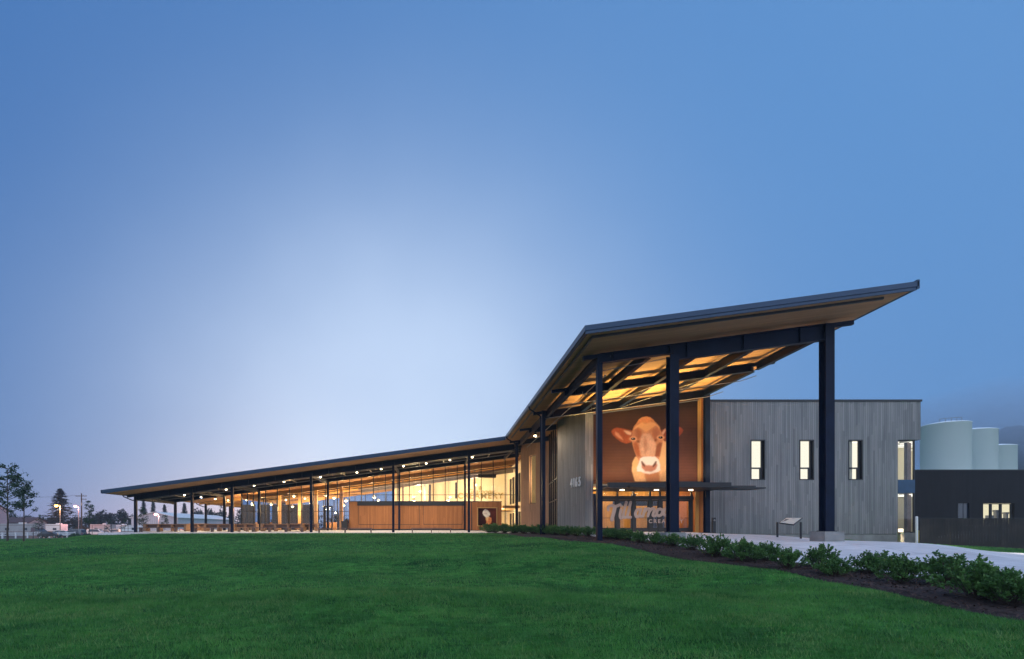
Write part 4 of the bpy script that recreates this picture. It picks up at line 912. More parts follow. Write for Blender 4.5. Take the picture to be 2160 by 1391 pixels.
# frosted words on the entrance glass
M['frost'] = plain('frosted_film', (.42, .34, .33), .6, 0, .03, 2)
dc = empty('door_lettering', (13, DY - .05, 2), 'big pale shop name in flowing letters across the entrance glass', 'sign')
def stroke_word(strokes, m, parent, y):
    q = MB()
    for r_, pts in strokes:
        pts = [(X(1260 + a / 9.818, y), Z(1010 + b / 9.818, y)) for a, b in pts]; P_ = []
        for k in range(len(pts) - 1):      # smooth the polyline
            p0 = pts[max(k - 1, 0)]; p1 = pts[k]; p2 = pts[k + 1]; p3 = pts[min(k + 2, len(pts) - 1)]
            for s in range(6):
                u = s / 6; P_.append(tuple(.5 * (2 * p1[c] + (p2[c] - p0[c]) * u + (2 * p0[c] - 5 * p1[c] + 4 * p2[c] - p3[c]) * u * u + (3 * p1[c] - p0[c] - 3 * p2[c] + p3[c]) * u ** 3) for c in (0, 1)))
        P_.append(pts[-1]); rr = r_ * 1.22 / 9.818 / F * y
        for a, b in zip(P_[:-1], P_[1:]): q.tube((a[0], 0, a[1]), (b[0], 0, b[1]), rr, n=12)
        for a in P_: q.lathe([(0, -rr), (rr * .7, -rr * .7), (rr, 0), (rr * .7, rr * .7), (0, rr)], 0, 0, 10); q.v[-50:] = [(v[0] + a[0], v[1], v[2] + a[1]) for v in q.v[-50:]]
    q.v = [(a, y + b * .08, c) for a, b, c in q.v]
    return q.build('script_word', m, parent)
st_ = [(26, [(225, 650), (225, 590), (290, 560), (380, 575), (470, 540)]), (34, [(365, 580), (340, 690), (300, 850)]),
       (24, [(490, 640), (470, 760), (485, 820), (540, 790)]), (22, [(505, 575), (507, 580)]), (26, [(600, 490), (550, 690), (540, 800), (590, 800)]), (26, [(690, 490), (640, 690), (620, 790), (690, 800)]),
       (25, [(890, 650), (830, 640), (790, 720), (810, 790), (860, 770), (895, 660)]), (25, [(905, 630), (870, 770), (930, 780)]),
       (25, [(985, 620), (945, 780)]), (25, [(965, 700), (1030, 630), (1080, 640), (1045, 775)]), (25, [(1065, 700), (1130, 625), (1180, 640), (1150, 760), (1200, 770)]),
       (26, [(1300, 630), (1250, 650), (1230, 730), (1270, 770), (1330, 740), (1350, 660), (1300, 630)]), (26, [(1440, 620), (1390, 640), (1370, 720), (1410, 760), (1470, 730), (1490, 650), (1440, 620)]),
       (26, [(1600, 480), (1555, 640), (1530, 760)]), (24, [(1660, 600), (1560, 690), (1600, 700), (1660, 770)])]
stroke_word(st_, M['frost'], dc, DY - .095)
text_mesh('small_word', 'CREAMERY', .36, M['frost'], dc, (X(1367, DY), DY - .095, Z(1103.5, DY)), (R(90), 0, 0), .01, 0, 1.5, 'LEFT', .012)
iw = empty('interior_sign', (X(1015, 68.7), 68.7, 5), 'pale gold shop name with small house emblem on the cream inner wall', 'sign')
M['gold'] = plain('pale_gold_letter', (.42, .33, .10), .5)
text_mesh('script_word', 'Tillamook', 1.0, M['gold'], iw, (X(1013, 68.7), 68.7, Z(1042, 68.7)), (R(90), 0, 0), .05, .3, 1, 'CENTER', .01)
text_mesh('block_word', 'CREAMERY', 1.15, M['gold'], iw, (X(1013, 68.7), 68.7, Z(1052, 68.7)), (R(90), 0, 0), .05, 0, 1.18, 'CENTER', .02)
m = MB(); ex = X(1013, 68.7); ez = Z(1034, 68.7); m.box(ex - .22, ex + .22, 68.68, 68.74, ez, ez + .32); m.hexa([(ex - .27, 68.68, ez + .321), (ex + .27, 68.68, ez + .321), (ex + .27, 68.74, ez + .321), (ex - .27, 68.74, ez + .321), (ex - .04, 68.68, ez + .58), (ex + .04, 68.68, ez + .58), (ex + .04, 68.74, ez + .58), (ex - .04, 68.74, ez + .58)]); m.build('emblem', M['gold'], iw)

# ------------------------------------------------------------------ lamps
def lamp(name, typ, loc, power, col, parent, rot=None, size=.1, spot=None, blend=.5):
    l = bpy.data.lights.new(name, typ); l.energy = power; l.color = col
    if typ == 'AREA': l.shape = 'RECTANGLE'; l.size, l.size_y = size
    else: l.shadow_soft_size = size
    if spot: l.spot_size = R(spot); l.spot_blend = blend
    o = bpy.data.objects.new(name, l); C.objects.link(o); o.parent = parent
    o.location = Vector(loc) - ROOT.get(parent.name, Vector((0, 0, 0)))
    if rot: o.rotation_euler = rot
    return o
WARM = (1, .64, .29); WARM2 = (1, .80, .55)
# downlights of the patio soffit
dl = [(477, 1033, 50.3), (536, 1025, 50.3), (599, 1017, 50.3), (676, 1007, 50.3), (753, 997, 50.3), (804, 990, 50.3), (851, 984, 50.3), (899, 978, 50.3), (949, 971, 50.3), (996, 965, 50.3),
      (389, 1045, 50.4), (424, 1049, 54.1), (454, 1053, 57.5), (481, 1056, 60.9)]
for i, (x, y, Y) in enumerate(dl):
    p = P(x, y, Y); z0 = p.z
    wh = f'{ORD[i]} in the front row from the left' if i < 10 else f'{ORD[i-10]} from the front at the left end'
    t = empty('downlight', p, f'small glowing downlight under the patio roof, {wh}', 'ceiling light', 'downlights under the patio roof')
    m = MB(); m.lathe([(.0, z0 + .22), (.09, z0 + .22), (.10, z0 + .03), (.085, z0 + .03), (.0, z0 + .05)], p.x, Y, 14); m.tube((p.x, Y, z0 + .2), (p.x, Y, rs_(p.x) - .01), .012); m.build('housing', M['darkmetal'], t)
    m = MB(); m.lathe([(.0, z0 - .06), (.07, z0 - .04), (.095, z0 + .028), (0, z0 + .029)], p.x, Y, 14); m.build('lens', M['spotface'], t)
    lamp('downlight_beam', 'SPOT', (p.x, Y, z0 - .1), 520, WARM2, t, (0, 0, 0), .06, 150, .8)
pn = [(554, 1047, 59, 1.5), (620, 1047, 60, 1.3), (687, 1046, 60, 1.2), (603, 1055, 64, 1), (643, 1052, 64, 1), (665, 1056, 64, 1), (705, 1051, 62, 1.2), (730, 1057, 62, 1.2), (524, 1049, 59, 1), (553, 1061, 64, .7),
      (572, 1065, 58.5, 1), (617, 1069, 58.5, 1), (577, 1058, 68, .8), (642, 1068, 66, .9), (684, 1070, 66, .8), (789, 1050, 62, 1.2), (798, 1056, 60, 1), (872, 1048, 61, 1), (874, 1056, 58, 1.1), (949, 1049, 61, 1), (946, 1056, 58, 1.1), (654, 1062, 70, .8), (725, 1067, 66, .9)]
pn.sort()
for i, (x, y, Y, s) in enumerate(pn):
    p = P(x, y, Y)
    t = empty('pendant_lamp', p, 'pendant', 'pendant lamp', 'pendant lamps in the glazed hall')
    t['label'] = f'glowing hanging lamp in the glass hall, {ORD[i % 15] if i < 15 else ["sixteenth","seventeenth","eighteenth","nineteenth","twentieth","twenty first","twenty second","twenty third"][i-15]} from the left'
    s *= .8; z = p.z
    m = MB(); m.lathe([(.03 * s, z + .34 * s), (.07 * s, z + .30 * s), (.12 * s, z + .18 * s), (.30 * s, z + .02 * s), (.29 * s, z + .0), (.10 * s, z + .17 * s)], p.x, Y, 16); m.build('shade', M['white'], t)
    m = MB(); m.tube((p.x, Y, z + .3 * s), (p.x, Y, rs_(p.x) - .05), .012, n=5); m.build('cord', M['black'], t)
    m = MB(); m.lathe([(0, z - .13 * s), (.08 * s, z - .11 * s), (.13 * s, z - .02 * s), (.12 * s, z + .08 * s), (0, z + .15 * s)], p.x, Y, 14); m.build('bulb', M['bulb'], t)
    if i % 2 == 0 or i > 14: lamp('pendant_glow', 'POINT', (p.x, Y, z - .3), 430, WARM, t, None, .15)
# porch flood lamp
p = P(1129, 919, 40.5); t = empty('flood_lamp', p, 'bright round flood lamp under the porch roof above the slot window', 'flood lamp')
m = MB(); m.lathe([(0, p.z + .25), (.12, p.z + .22), (.13, p.z), (0, p.z + .02)], p.x, p.y, 14); m.tube((p.x, p.y, p.z + .2), (p.x, p.y, rs_(p.x) - .01), .03); m.build('housing', M['darkmetal'], t)
m = MB(); m.lathe([(0, p.z - .12), (.09, p.z - .08), (.12, p.z - .001)], p.x, p.y, 14); m.build('lens', M['spotface'], t)
lamp('flood_beam', 'SPOT', (p.x, p.y - .05, p.z - .15), 420, WARM2, t, (R(-20), R(-12), 0), .08, 150, .6)
# uplights standing on the entrance canopy
UW = ['leftmost', 'second from the left', 'second from the right', 'rightmost']
for i, x in enumerate((11.6, 13.5, 15.4, 17.3)):
    z = zc + .10
    t = empty('uplight', (x, 32.2, z), f'uplight on the entrance canopy below the cow banner, {UW[i]} of four', 'uplight', 'uplights on the canopy')
    m = MB(); m.box(x - .25, x + .25, 32.1, 32.3, z, z + .10); m.build('housing', M['darkmetal'], t); m = MB(); m.box(x - .22, x + .22, 32.12, 32.28, z + .101, z + .12); m.build('lens', emis('uplight_lens', (1, .7, .3), 8) if i == 0 else bpy.data.materials['uplight_lens'], t)
    lamp('uplight_beam', 'SPOT', (x, 31.5, z + .25), 3900, (1, .68, .22), t, (R(180 + 12), 0, 0), .15, 88, .7)
    lamp('banner_beam', 'SPOT', (x, 31.2, z + .3), 270, (1, .75, .50), t, (R(180 - 38), 0, 0), .1, 110, .7)
# lights in the canopy and the vestibule
for i, (x, y) in enumerate(((12.3, 32.4), (14.6, 32.4), (16.9, 32.4))):
    t = empty('canopy_light', (x, y, zc), f'flush light under the entrance canopy, {["left","middle","right"][i]} of three', 'ceiling light', 'flush lights under the canopy')
    m = MB(); m.lathe([(0, zc - .03), (.12, zc - .03), (.14, zc - .002)], x, y, 16); m.build('lens', M['spotface'], t)
    lamp('canopy_beam', 'SPOT', (x, y, zc - .06), 95, WARM2, t, (0, 0, 0), .1, 150, .8)
for i, (x, y, pw_) in enumerate(((12.5, 36.8, 150), (16, 36.8, 150))):
    t = empty('vestibule_lamp', (x, y, 4.55), f'round ceiling lamp inside the entrance lobby, {["left","right"][i]} of two', 'ceiling light', 'lobby lamps')
    m = MB(); m.lathe([(0, 4.5), (.2, 4.52), (.22, 4.61)], x, y, 16); m.build('diffuser', M['bulb'], t)
    lamp('lobby_glow', 'POINT', (x, y, 4.3), pw_, WARM, t, None, .15)
# ceiling lamp over the cream hall and behind the side glazing
for i, (x, y, z, pw_) in enumerate(((-2.5, 64.5, 6.6, 900), (5, 64.5, 7.4, 1000), (7.8, 61, 3.6, 400), (10.9, 46.5, 7.0, 700))):
    t = empty('hall_lamp', (x, y, z), ['round hall lamp left above the servery', 'round hall lamp above the shop name wall', 'low hall lamp under the gallery floor', 'hall lamp behind the tall glass by the number wall'][i], 'hall lamp', 'hall lamps')
    m = MB(); m.lathe([(0, z - .1), (.15, z - .06), (.2, z + .02), (.1, z + .08), (0, z + .1)], x, y, 16); m.tube((x, y, z + .08), (x, y, min(rs_(x), rs_(x)) - .05 if i != 2 else 3.99), .01); m.build('shade', M['white'], t)
    lamp('hall_glow', 'POINT', (x, y, z - .3), pw_, (1, .76, .45), t, None, .2)
t = empty('office_lamp', (32.5, 36, 5), 'tube lamp inside the corner window room', 'office lamp')
m = MB(); m.box(31.6, 33, 35.9, 36.0, 7.4, 7.45); m.build('tube', bpy.data.materials['tube_light'], t)
lamp('office_glow', 'POINT', (32.2, 35.9, 6.6), 22, (1, .9, .7), t, None, .2); lamp('office_glow', 'POINT', (32.2, 35.9, 3.4), 8, (1, .9, .7), t, None, .2)
t = empty('wall_lamp', (13.7, 47, 4), 'wall lamp in the tall room behind the number wall', 'wall lamp')
m = MB(); m.box(13.6, 13.8, 46.9, 47.1, 3.9, 4.2); m.build('shade', M['white'], t)
m = MB(); m.box(13.9, 14.1, 40.5, 56, 1.2, 10.6); m.box(10.3, 14, 56.3, 56.5, 1.2, 10.3); m.build('inner_wall', M['cream'], VB)

# ------------------------------------------------------------------ patio furniture
def table(L, n=2):
    t = local('picnic_table'); m = MB(); m.box(-L / 2, L / 2, -.45, .45, .68, .75); m.build('table_top', M['tablewood'], t)
    for k in range(n + 1):
        x = -L / 2 + .12 + (L - .24) * k / n; w_ = .09 if 0 < k < n else .12
        m = MB(); m.box(x - w_, x + w_, -.40, .40, 0, .679); m.build('leg_slab', M['tablewood'], t)
    m = MB(); m.box(-L / 2 + .25, L / 2 - .25, -.03, .03, .4, .679); m.build('stretcher', M['benchwood'], t)
    return t
def bench(L, n=2, mt='tablewood', thin=False):
    t = local('bench'); m = MB(); m.box(-L / 2, L / 2, -.2, .2, .38, .45); m.build('seat', M[mt], t)
    for k in range(n + 1):
        x = -L / 2 + .1 + (L - .2) * k / n; w_ = .04 if thin else .09
        m = MB(); m.box(x - w_, x + w_, -.17, .17, 0, .379); m.build('leg', M[mt], t)
    return t
tb = [(352, 50, 4.4, 'picnic table at the left end of the patio behind the long bench'), (421, 53, 1.9, 'short picnic table between the second and third front columns'), (463, 50.2, 2.9, 'picnic table left of the third front column'),
      (519, 51, 2.4, 'timber table just right of the third front column'), (596, 50.2, 4.3, 'long picnic table in the middle of the open patio'), (655, 51.5, 1.6, 'short timber table by the fourth front column'),
      (545, 58.5, 1.8, 'timber table inside the glass at the left end of the hall'), (571, 58.5, 1.7, 'timber table inside the glass behind the long picnic table'), (625, 58.5, 2.2, 'timber table inside the glass near the pale timber column'), (735, 58, 1.2, 'timber counter inside the glass beside the servery')]
for x, Y, L, lb in tb:
    t = table(L, 3 if L > 4 else 2); t.location = (X(x, Y), Y, pz(Y) + .02); tag(t, lb, 'table', 'timber tables')
for x, Y, L, lb, th, mt in [(334, 48.4, 3.7, 'timber bench at the left end of the patio in front of its table', 0, 'benchwood'), (448, 48.4, 3.6, 'timber bench between the second and third front columns', 0, 'benchwood'),
                        (586, 48.4, 5.1, 'long timber bench before the long picnic table', 0, 'benchwood'), (728, 45.7, 5.1, 'thin legged bench at the patio edge left of the fifth column', 1, 'benchwood'), (910, 45.7, 3.8, 'thin legged bench at the patio edge before the servery', 1, 'benchwood'),
                        (522, 49.3, 1.9, 'short timber bench beside the third front column', 0, 'tablewood'), (412, 51.6, 1.8, 'short timber bench beside the second front column', 0, 'tablewood')]:
    t = bench(L, 3 if L > 5 and not th else 2, mt, th); t.location = (X(x, Y), Y, pz(Y)); tag(t, lb, 'bench', 'timber benches')
bi = empty('litter_bin', (X(727, 54.2), 54.2, pz(54)), 'dark litter bin at the left end of the servery wall', 'litter bin'); x = X(727, 54.2)
m = MB(); m.box(x - .33, x + .33, 53.9, 54.5, pz(54) + .05, pz(54) + 1.0); m.build('body', M['darkmetal'], bi); m = MB(); m.box(x + .02, x + .36, 53.88, 54.52, pz(54) + 1.0, pz(54) + 1.25); m.box(x - .36, x + .0, 53.88, 54.52, pz(54) + 1.0, pz(54) + 1.05); m.build('lid', M['black'], bi)

# ------------------------------------------------------------------ porch furniture
# reading panel
YP = 26.0; t = empty('information_panel', (X(1666, YP), YP, g(X(1666, YP), YP)), 'slanted information panel on two dark posts beside the path', 'information panel')
xa, xb = X(1644, YP), X(1676, YP); zg = g(xa, YP)
for x, y in ((xa, YP + .15), (xb, YP - .45)): m = MB(); m.box(x - .035, x + .035, y - .035, y + .035, zg - .1, Z(1102, YP) + (.0)); m.build('post', M['darkmetal'], t)
q = [(xa - .05, YP - .15), (xb - .05, YP - .75), (xb + .45, YP - .05), (xa + .45, YP + .60)]
q = [(X(1644, YP), YP - .0), (X(1676, YP), YP - .6), (X(1692, YP), YP - .1), (X(1657, YP), YP + .5)]
pts_ = [tuple(P(1643.5, 1103, 26)), tuple(P(1674, 1107, 25.25)), tuple(P(1693, 1092.5, 25.9)), tuple(P(1658.5, 1092.5, 26.6))]
m = MB(); m.hexa([(a, b, c - .05) for a, b, c in pts_] + pts_); m.build('panel_back', M['darkmetal'], t)
cxm = sum(p[0] for p in pts_) / 4; cym = sum(p[1] for p in pts_) / 4; czm = sum(p[2] for p in pts_) / 4
def ins(f, dz): return [(cxm + (a - cxm) * f, cym + (b - cym) * f, czm + (c - czm) * f + dz) for a, b, c in pts_]
m = MB(); m.add(ins(.93, .006), [(0, 1, 2, 3)]); m.build('panel_face', plain('printed_panel', (.85, .80, .68), .5, 0, .1, 4), t)
def bil(u, v):
    A, B, C_, D = [Vector(p) for p in ins(.88, .010)]; return A.lerp(B, u).lerp(D.lerp(C_, u), v)
m = MB(); m.add([bil(.05, .1), bil(.4, .1), bil(.4, .75), bil(.05, .75)], [(0, 1, 2, 3)]); m.add([bil(.45, .5), bil(.7, .5), bil(.7, .9), bil(.45, .9)], [(0, 1, 2, 3)]); m.build('panel_picture', plain('faded_picture', (.20, .17, .16), .5, 0, .6, 6), t)
# door opener post
x = X(1505.5, 32); zg = g(x, 32); t = empty('opener_post', (x, 32, zg), 'slim black door opener post on the plaza beside the entrance', 'post')
m = MB(); m.box(x - .1, x + .1, 31.92, 32.08, zg - .1, Z(1092.5, 32)); m.build('post', M['darkmetal'], t); m = MB(); m.lathe([(0, 0), (.06, 0), (.06, .02), (0, .02)], 0, 0, 16)
m.v = [(x + a, 31.915 - c, Z(1098, 32) + b) for a, b, c in m.v]; m.build('push_plate', M['pipe'], t)
# lit bollards
def bollard(x, y, label, zt=1.0):
    zg = g(x, y); t = empty('bollard_light', (x, y, zg), label, 'bollard light', 'bollard lights by the path')
    m = MB(); m.box(x - .11, x + .11, y - .11, y + .11, zg - .1, zg + .72); m.box(x - .12, x + .12, y - .12, y + .12, zg + .94, zg + 1.0); m.build('post', plain('bronze_bollard', (.16, .13, .11), .5) if 'bronze_bollard' not in bpy.data.materials else bpy.data.materials['bronze_bollard'], t)
    m = MB(); m.box(x - .085, x + .085, y - .085, y + .085, zg + .72, zg + .94); m.build('lamp', emis('bollard_lamp', (1, .86, .62), 2.2) if 'bollard_lamp' not in bpy.data.materials else bpy.data.materials['bollard_lamp'], t)
    lamp('bollard_glow', 'SPOT', (x - .12, y - .35, zg + .98), 1100, (1, .87, .68), t, (R(-34), R(16), 0), .08, 140, .8); lamp('bollard_front', 'POINT', (x - .05, y - .9, zg + .8), 10, (1, .85, .62), t, None, .08)
bollard(X(1900, 31.3), 31.3, 'short square bollard with glowing head at the corner of the grey building')
bollard(33.3, 26.2, 'short square bollard with glowing head beyond the right edge by the fence'); 
# spot cluster on the first column
z = Z(757, 22.5); x = X(1283, 22.5); t = empty('spot_lamps', (x, 22.5, z), 'pair of small dark spot lamps on an arm by the slim corner column', 'spot lamp')
m = MB(); m.tube((CX1 + .1, 22.5, z - .1), (x, 22.5, z + .1), .02); m.build('arm', M['darkmetal'], t)
for dx, dz in ((-.05, .02), (.12, .2)): m = MB(); m.tube((x + dx, 22.45, z + dz), (x + dx + .12, 22.3, z + dz + .02), .06, .075, 10); m.build('lamp_head', M['darkmetal'], t)

# ------------------------------------------------------------------ fence of dark slats
YF = 32.6; fx0, fx1 = X(1937, YF), 43.5; t = empty('slat_fence', (fx0, YF, g(fx0, YF)), 'dark chain link fence filled with upright slats right of the grey building', 'fence')
ftop = 2.28; m = MB(); x = fx0 + .08; i = 0
while x < fx1:
    zb_ = g(x, YF) + .03; m.box(x, x + .082, YF - .012 + (.006 if i % 2 else 0), YF + (.006 if i % 2 else 0), zb_, ftop - .02 - (i * 7919 % 5) * .006); x += .094; i += 1
m.build('slats', leafmat('dark_bronze_slat', (.006, .005, .006), (.045, .034, .03), .5, 0, 1), t)
m = MB(); k = fx0
wr = MB()
for a in np.arange(fx0 - 2, fx1, .16):
    for sgn in (1, -1):
        p0 = (a, .4); L = 1.9; x0_, x1_ = a, a + L
        if sgn < 0: x0_, x1_ = a + L, a
        if min(x0_, x1_) < fx0 or max(x0_, x1_) > fx1: continue
        wr.add([(x0_, YF - .02, .38), (x0_ + .012, YF - .02, .38), (x1_ + .012, YF - .02, 2.27), (x1_, YF - .02, 2.27)], [(0, 1, 2, 3)])
wr.build('mesh_wire', plain('dull_wire', (.035, .033, .03), .5, .3), t)
m = MB(); m.tube((fx0, YF, ftop), (fx1, YF, ftop), .024); 
for px_ in (36.0, 39.3): m.tube((px_, YF + .05, g(px_, YF) - .1), (px_, YF + .05, ftop), .03)
m.build('rail', M['black'], t)
m = MB(); x = X(1933.5, YF - .3); m.tube((x, YF - .3, g(x, YF) - .1), (x, YF - .3, ftop + .06), .075, n=14); m.lathe([(.078, ftop + .06), (.06, ftop + .11), (0, ftop + .13)], x, YF - .3, 14); m.build('end_post', M['white'], t)
for px_, lb in ((X(1937.5, YF + .5), 'yellow bollard just behind the white fence post'), (X(2003, 35), 'yellow bollard behind the dark slat fence')):
    yy = YF + .5 if px_ < 34 else 35; zg = g(px_, yy); m = MB(); m.lathe([(.08, zg - .1), (.08, zg + .95), (.05, zg + 1.0), (0, zg + 1.01)], px_, yy, 14); tag(m.build('yellow_bollard', M['yellow'], None, (px_, yy, zg)), lb, 'bollard', 'yellow bollards')

# ------------------------------------------------------------------ dark building and tanks on the right
DBY = 46; db = empty('dark_building', (X(2050, DBY), DBY, 0), 'low dark brown flat roofed building behind the slat fence', 'building')
def DX(x): return X(x, DBY)
def DZ(y): return Z(y, DBY)
wl = [(DX(2074), DX(2140), DZ(1105), DZ(1062)), (DX(2021), DX(2045), DZ(1096), DZ(1062))]
m = MB(); m.wall(DX(1925), DX(2290), -.3, DZ(993), wl, DBY, DBY + .3); m.box(DX(1925), DX(1925) + .3, DBY + .3, DBY + 24, -.3, DZ(993)); m.build('wall', M['darkwall'], db)
m = MB(); m.box(DX(1924), DX(2291), DBY - .05, DBY + 24, DZ(993), DZ(991)); m.build('roof', M['darkmetal'], db)
for k, (a, b) in enumerate(((2074, 2092), (2093.5, 2113), (2114.5, 2136))):
    m = MB(); a_, b_ = DX(a), DX(b); c, d = DZ(1104), DZ(1062.5)
    m.box(a_, a_ + .07, DBY + .1, DBY + .2, c, d); m.box(b_ - .07, b_, DBY + .1, DBY + .2, c, d); m.box(a_ + .07, b_ - .07, DBY + .1, DBY + .2, c, c + .07); m.box(a_ + .07, b_ - .07, DBY + .1, DBY + .2, d - .07, d)
    o = m.build('window', M['darkmetal'], db); gl = MB(); gl.add([(a_, DBY + .15, c), (b_, DBY + .15, c), (b_, DBY + .15, d), (a_, DBY + .15, d)], [(0, 1, 2, 3)]); gl.build('pane', M['glass'], o)
m = MB(); m.box(DX(2060), DX(2285), DBY + 4, DBY + 4.1, -.3, DZ(1055)); m.build('lit_interior', emis('lit_room', (1, .88, .56), .95), db)
m = MB(); 
for a, b, c, d in ((2100, 2111, 1074, 1078), (2102, 2109, 1078, 1100), (2122, 2130, 1079, 1083), (2084, 2096, 1086, 1105), (2124, 2128, 1083, 1104)): m.box(DX(a) + 2.9, DX(b) + 2.9, DBY + 2.5, DBY + 2.8, DZ(d), DZ(c))
m.build('shelf_unit', M['offwhite'], db)
m = MB(); a_, b_ = DX(2022), DX(2035); m.box(a_, b_, DBY + .15, DBY + .2, DZ(1096), DZ(1062)); m.box(b_, DX(2045), DBY + .12, DBY + .22, DZ(1096), DZ(1062)); m.box(a_, b_, DBY + .13, DBY + .149, DZ(1078), DZ(1077)); m.build('window', M['darkglass'], db)
def tank(x, y, r, ztop, lb, rail=False):
    t = empty('storage_tank', (x, y, 0), lb, 'tank', 'white storage tanks')
    m = MB(); m.lathe([(r, -.3), (r, ztop - .12), (r + .05, ztop - .1), (r + .05, ztop), (r * .9, ztop + .12), (r * .4, ztop + .45), (0, ztop + .5)], x, y, 72); m.build('shell', M['tank'], t)
    if rail:
        m = MB(); P0 = [(x + (r - .1) * math.cos(a), y + (r - .1) * math.sin(a)) for a in np.linspace(-2.6, -1.7, 9)]
        for a, b in zip(P0[:-1], P0[1:]): m.tube((*a, ztop + .6), (*b, ztop + .6), .035, n=5)
        for a in P0[::2]: m.tube((*a, ztop), (*a, ztop + .6), .03, n=5)
        m.build('guard_rail', M['pipe'], t)
tank(87.0, 83.0, 3.1, 19.4, 'largest white storage tank, nearest the grey board building', True)
tank(98.0, 88.7, 3.1, 19.4, 'middle white storage tank of the three above the dark building')
tank(120.8, 105, 3.2, 19.3, 'smallest looking white storage tank at the right end of the row')

# ------------------------------------------------------------------ vehicles
def wheel(m1, m2, x, y, r=.33, w_=.22):
    m1.tube((x, y, r), (x, y + w_, r), r, n=20); m2.tube((x, y - .005, r), (x, y + w_ + .005, r), r * .6, n=14)
def car(col, label, loc, rz, kind=0, s=1.0):
    t = local('parked_car'); 
    m = MB(); L = 2.2
    side = [(-L, .35), (-L, .78), (-L + .1, .90), (-1.45, .98), (1.05, .96), (1.95, .84), (L, .70), (L, .35)]
    roof_ = [(-1.95, .95), (-1.45, 1.40), (-.9, 1.5), (.2, 1.48), (.6, 1.38), (1.15, .95)] if kind == 0 else [(-2.1, .95), (-1.95, 1.60), (-1.4, 1.72), (.3, 1.68), (.65, 1.55), (1.2, .98)]
    def ext(poly, w0, w1):
        n = len(poly); zm = poly[0][1]; top = max(p[1] for p in poly)
        P_ = [(x, -(w0 + (w1 - w0) * ((z - zm) / (top - zm) if top > zm else 0)), z) for x, z in poly] + [(x, (w0 + (w1 - w0) * ((z - zm) / (top - zm) if top > zm else 0)), z) for x, z in poly]
        return P_, [tuple(range(n)), tuple(range(n, 2 * n))[::-1]] + [(i, i + n, (i + 1) % n + n, (i + 1) % n) for i in range(n)]
    P_, f = ext(side, .90, .86); m.add(P_, f)
    P_, f = ext(roof_, .82, .62); P_ = [(x, y, z) for x, y, z in P_]; m.add(P_, f)
    m.build('body', col, t)
    g_ = MB(); zt_ = max(p[1] for p in roof_)
    for sg_ in (-1, 1): g_.add([(-1.6, sg_ * .835, 1.0), (.95, sg_ * .835, 1.0), (.35, sg_ * .67, zt_ - .12), (-1.35, sg_ * .67, zt_ - .12)], [(0, 1, 2, 3)])
    g_.add([(1.17, -.72, .99), (1.17, .72, .99), (.62, .60, zt_ - .10), (.62, -.60, zt_ - .10)], [(0, 1, 2, 3)]); g_.add([(-2.0 if kind == 0 else -2.12, -.7, 1.0), (-2.0 if kind == 0 else -2.12, .7, 1.0), (-1.55 if kind == 0 else -2.0, .6, zt_ - .12), (-1.55 if kind == 0 else -2.0, -.6, zt_ - .12)], [(0, 1, 2, 3)])
    g_.build('windows', M['darkglass'], t)
    for x in (-1.35, 1.35):
        for y in (-.92, .70): a, b = MB(), MB(); wheel(a, b, x, y); o = a.build('tyre', M['black'], t); b.build('rim', M['pipe'], o)
    for sg_ in (-1, 1):
        h = MB(); h.box(L - .02, L + .02, sg_ * .7 - .15, sg_ * .7 + .15, .62, .76); h.build('headlight', M['white'], t)
        h = MB(); h.box(-L - .02, -L + .02, sg_ * .7 - .13, sg_ * .7 + .13, .68, .84); h.build('tail_light', M['taillamp'], t)
    t.location = loc; t.rotation_euler = (0, 0, rz); t.scale = (s, s, s); tag(t, label, 'car', 'parked cars'); return t
M['taillamp'] = plain('red_lens', (.35, .02, .02), .3)
paints = [plain('paint_silver', (.42, .43, .46), .3, .3), plain('paint_white', (.62, .62, .66), .3), plain('paint_black', (.02, .02, .022), .25), plain('paint_grey', (.16, .17, .19), .3, .3), plain('paint_red', (.25, .03, .03), .3)]
def at(px, Y): x = X(px, Y); return (x, Y, g(x, Y) + .03)
car(paints[0], 'silver parked car behind the white rail fence right of the street lamp', at(136, 100), .1, 0)
car(paints[3], 'dark grey parked car just right of the silver car', at(156, 101), R(180), 1)
car(paints[1], 'white parked car in the far lot below the dark hedge', at(205, 118), .2, 1)
car(paints[0], 'silver parked car among the far row left of the white trailer', at(226, 120), .1, 0)
car(paints[1], 'white parked car beside the white trailer in the far lot', at(243, 121), R(175), 1)
car(paints[2], 'small black car on the grass side of the white rail fence', at(106, 78), .15, 0, .7)
car(paints[4], 'red car seen far under the patio roof', at(398, 125), .1, 1)
car(paints[3], 'dark car parked behind the slat fence at the right edge', (45.5, 41, g(45.5, 41)), R(178), 1)
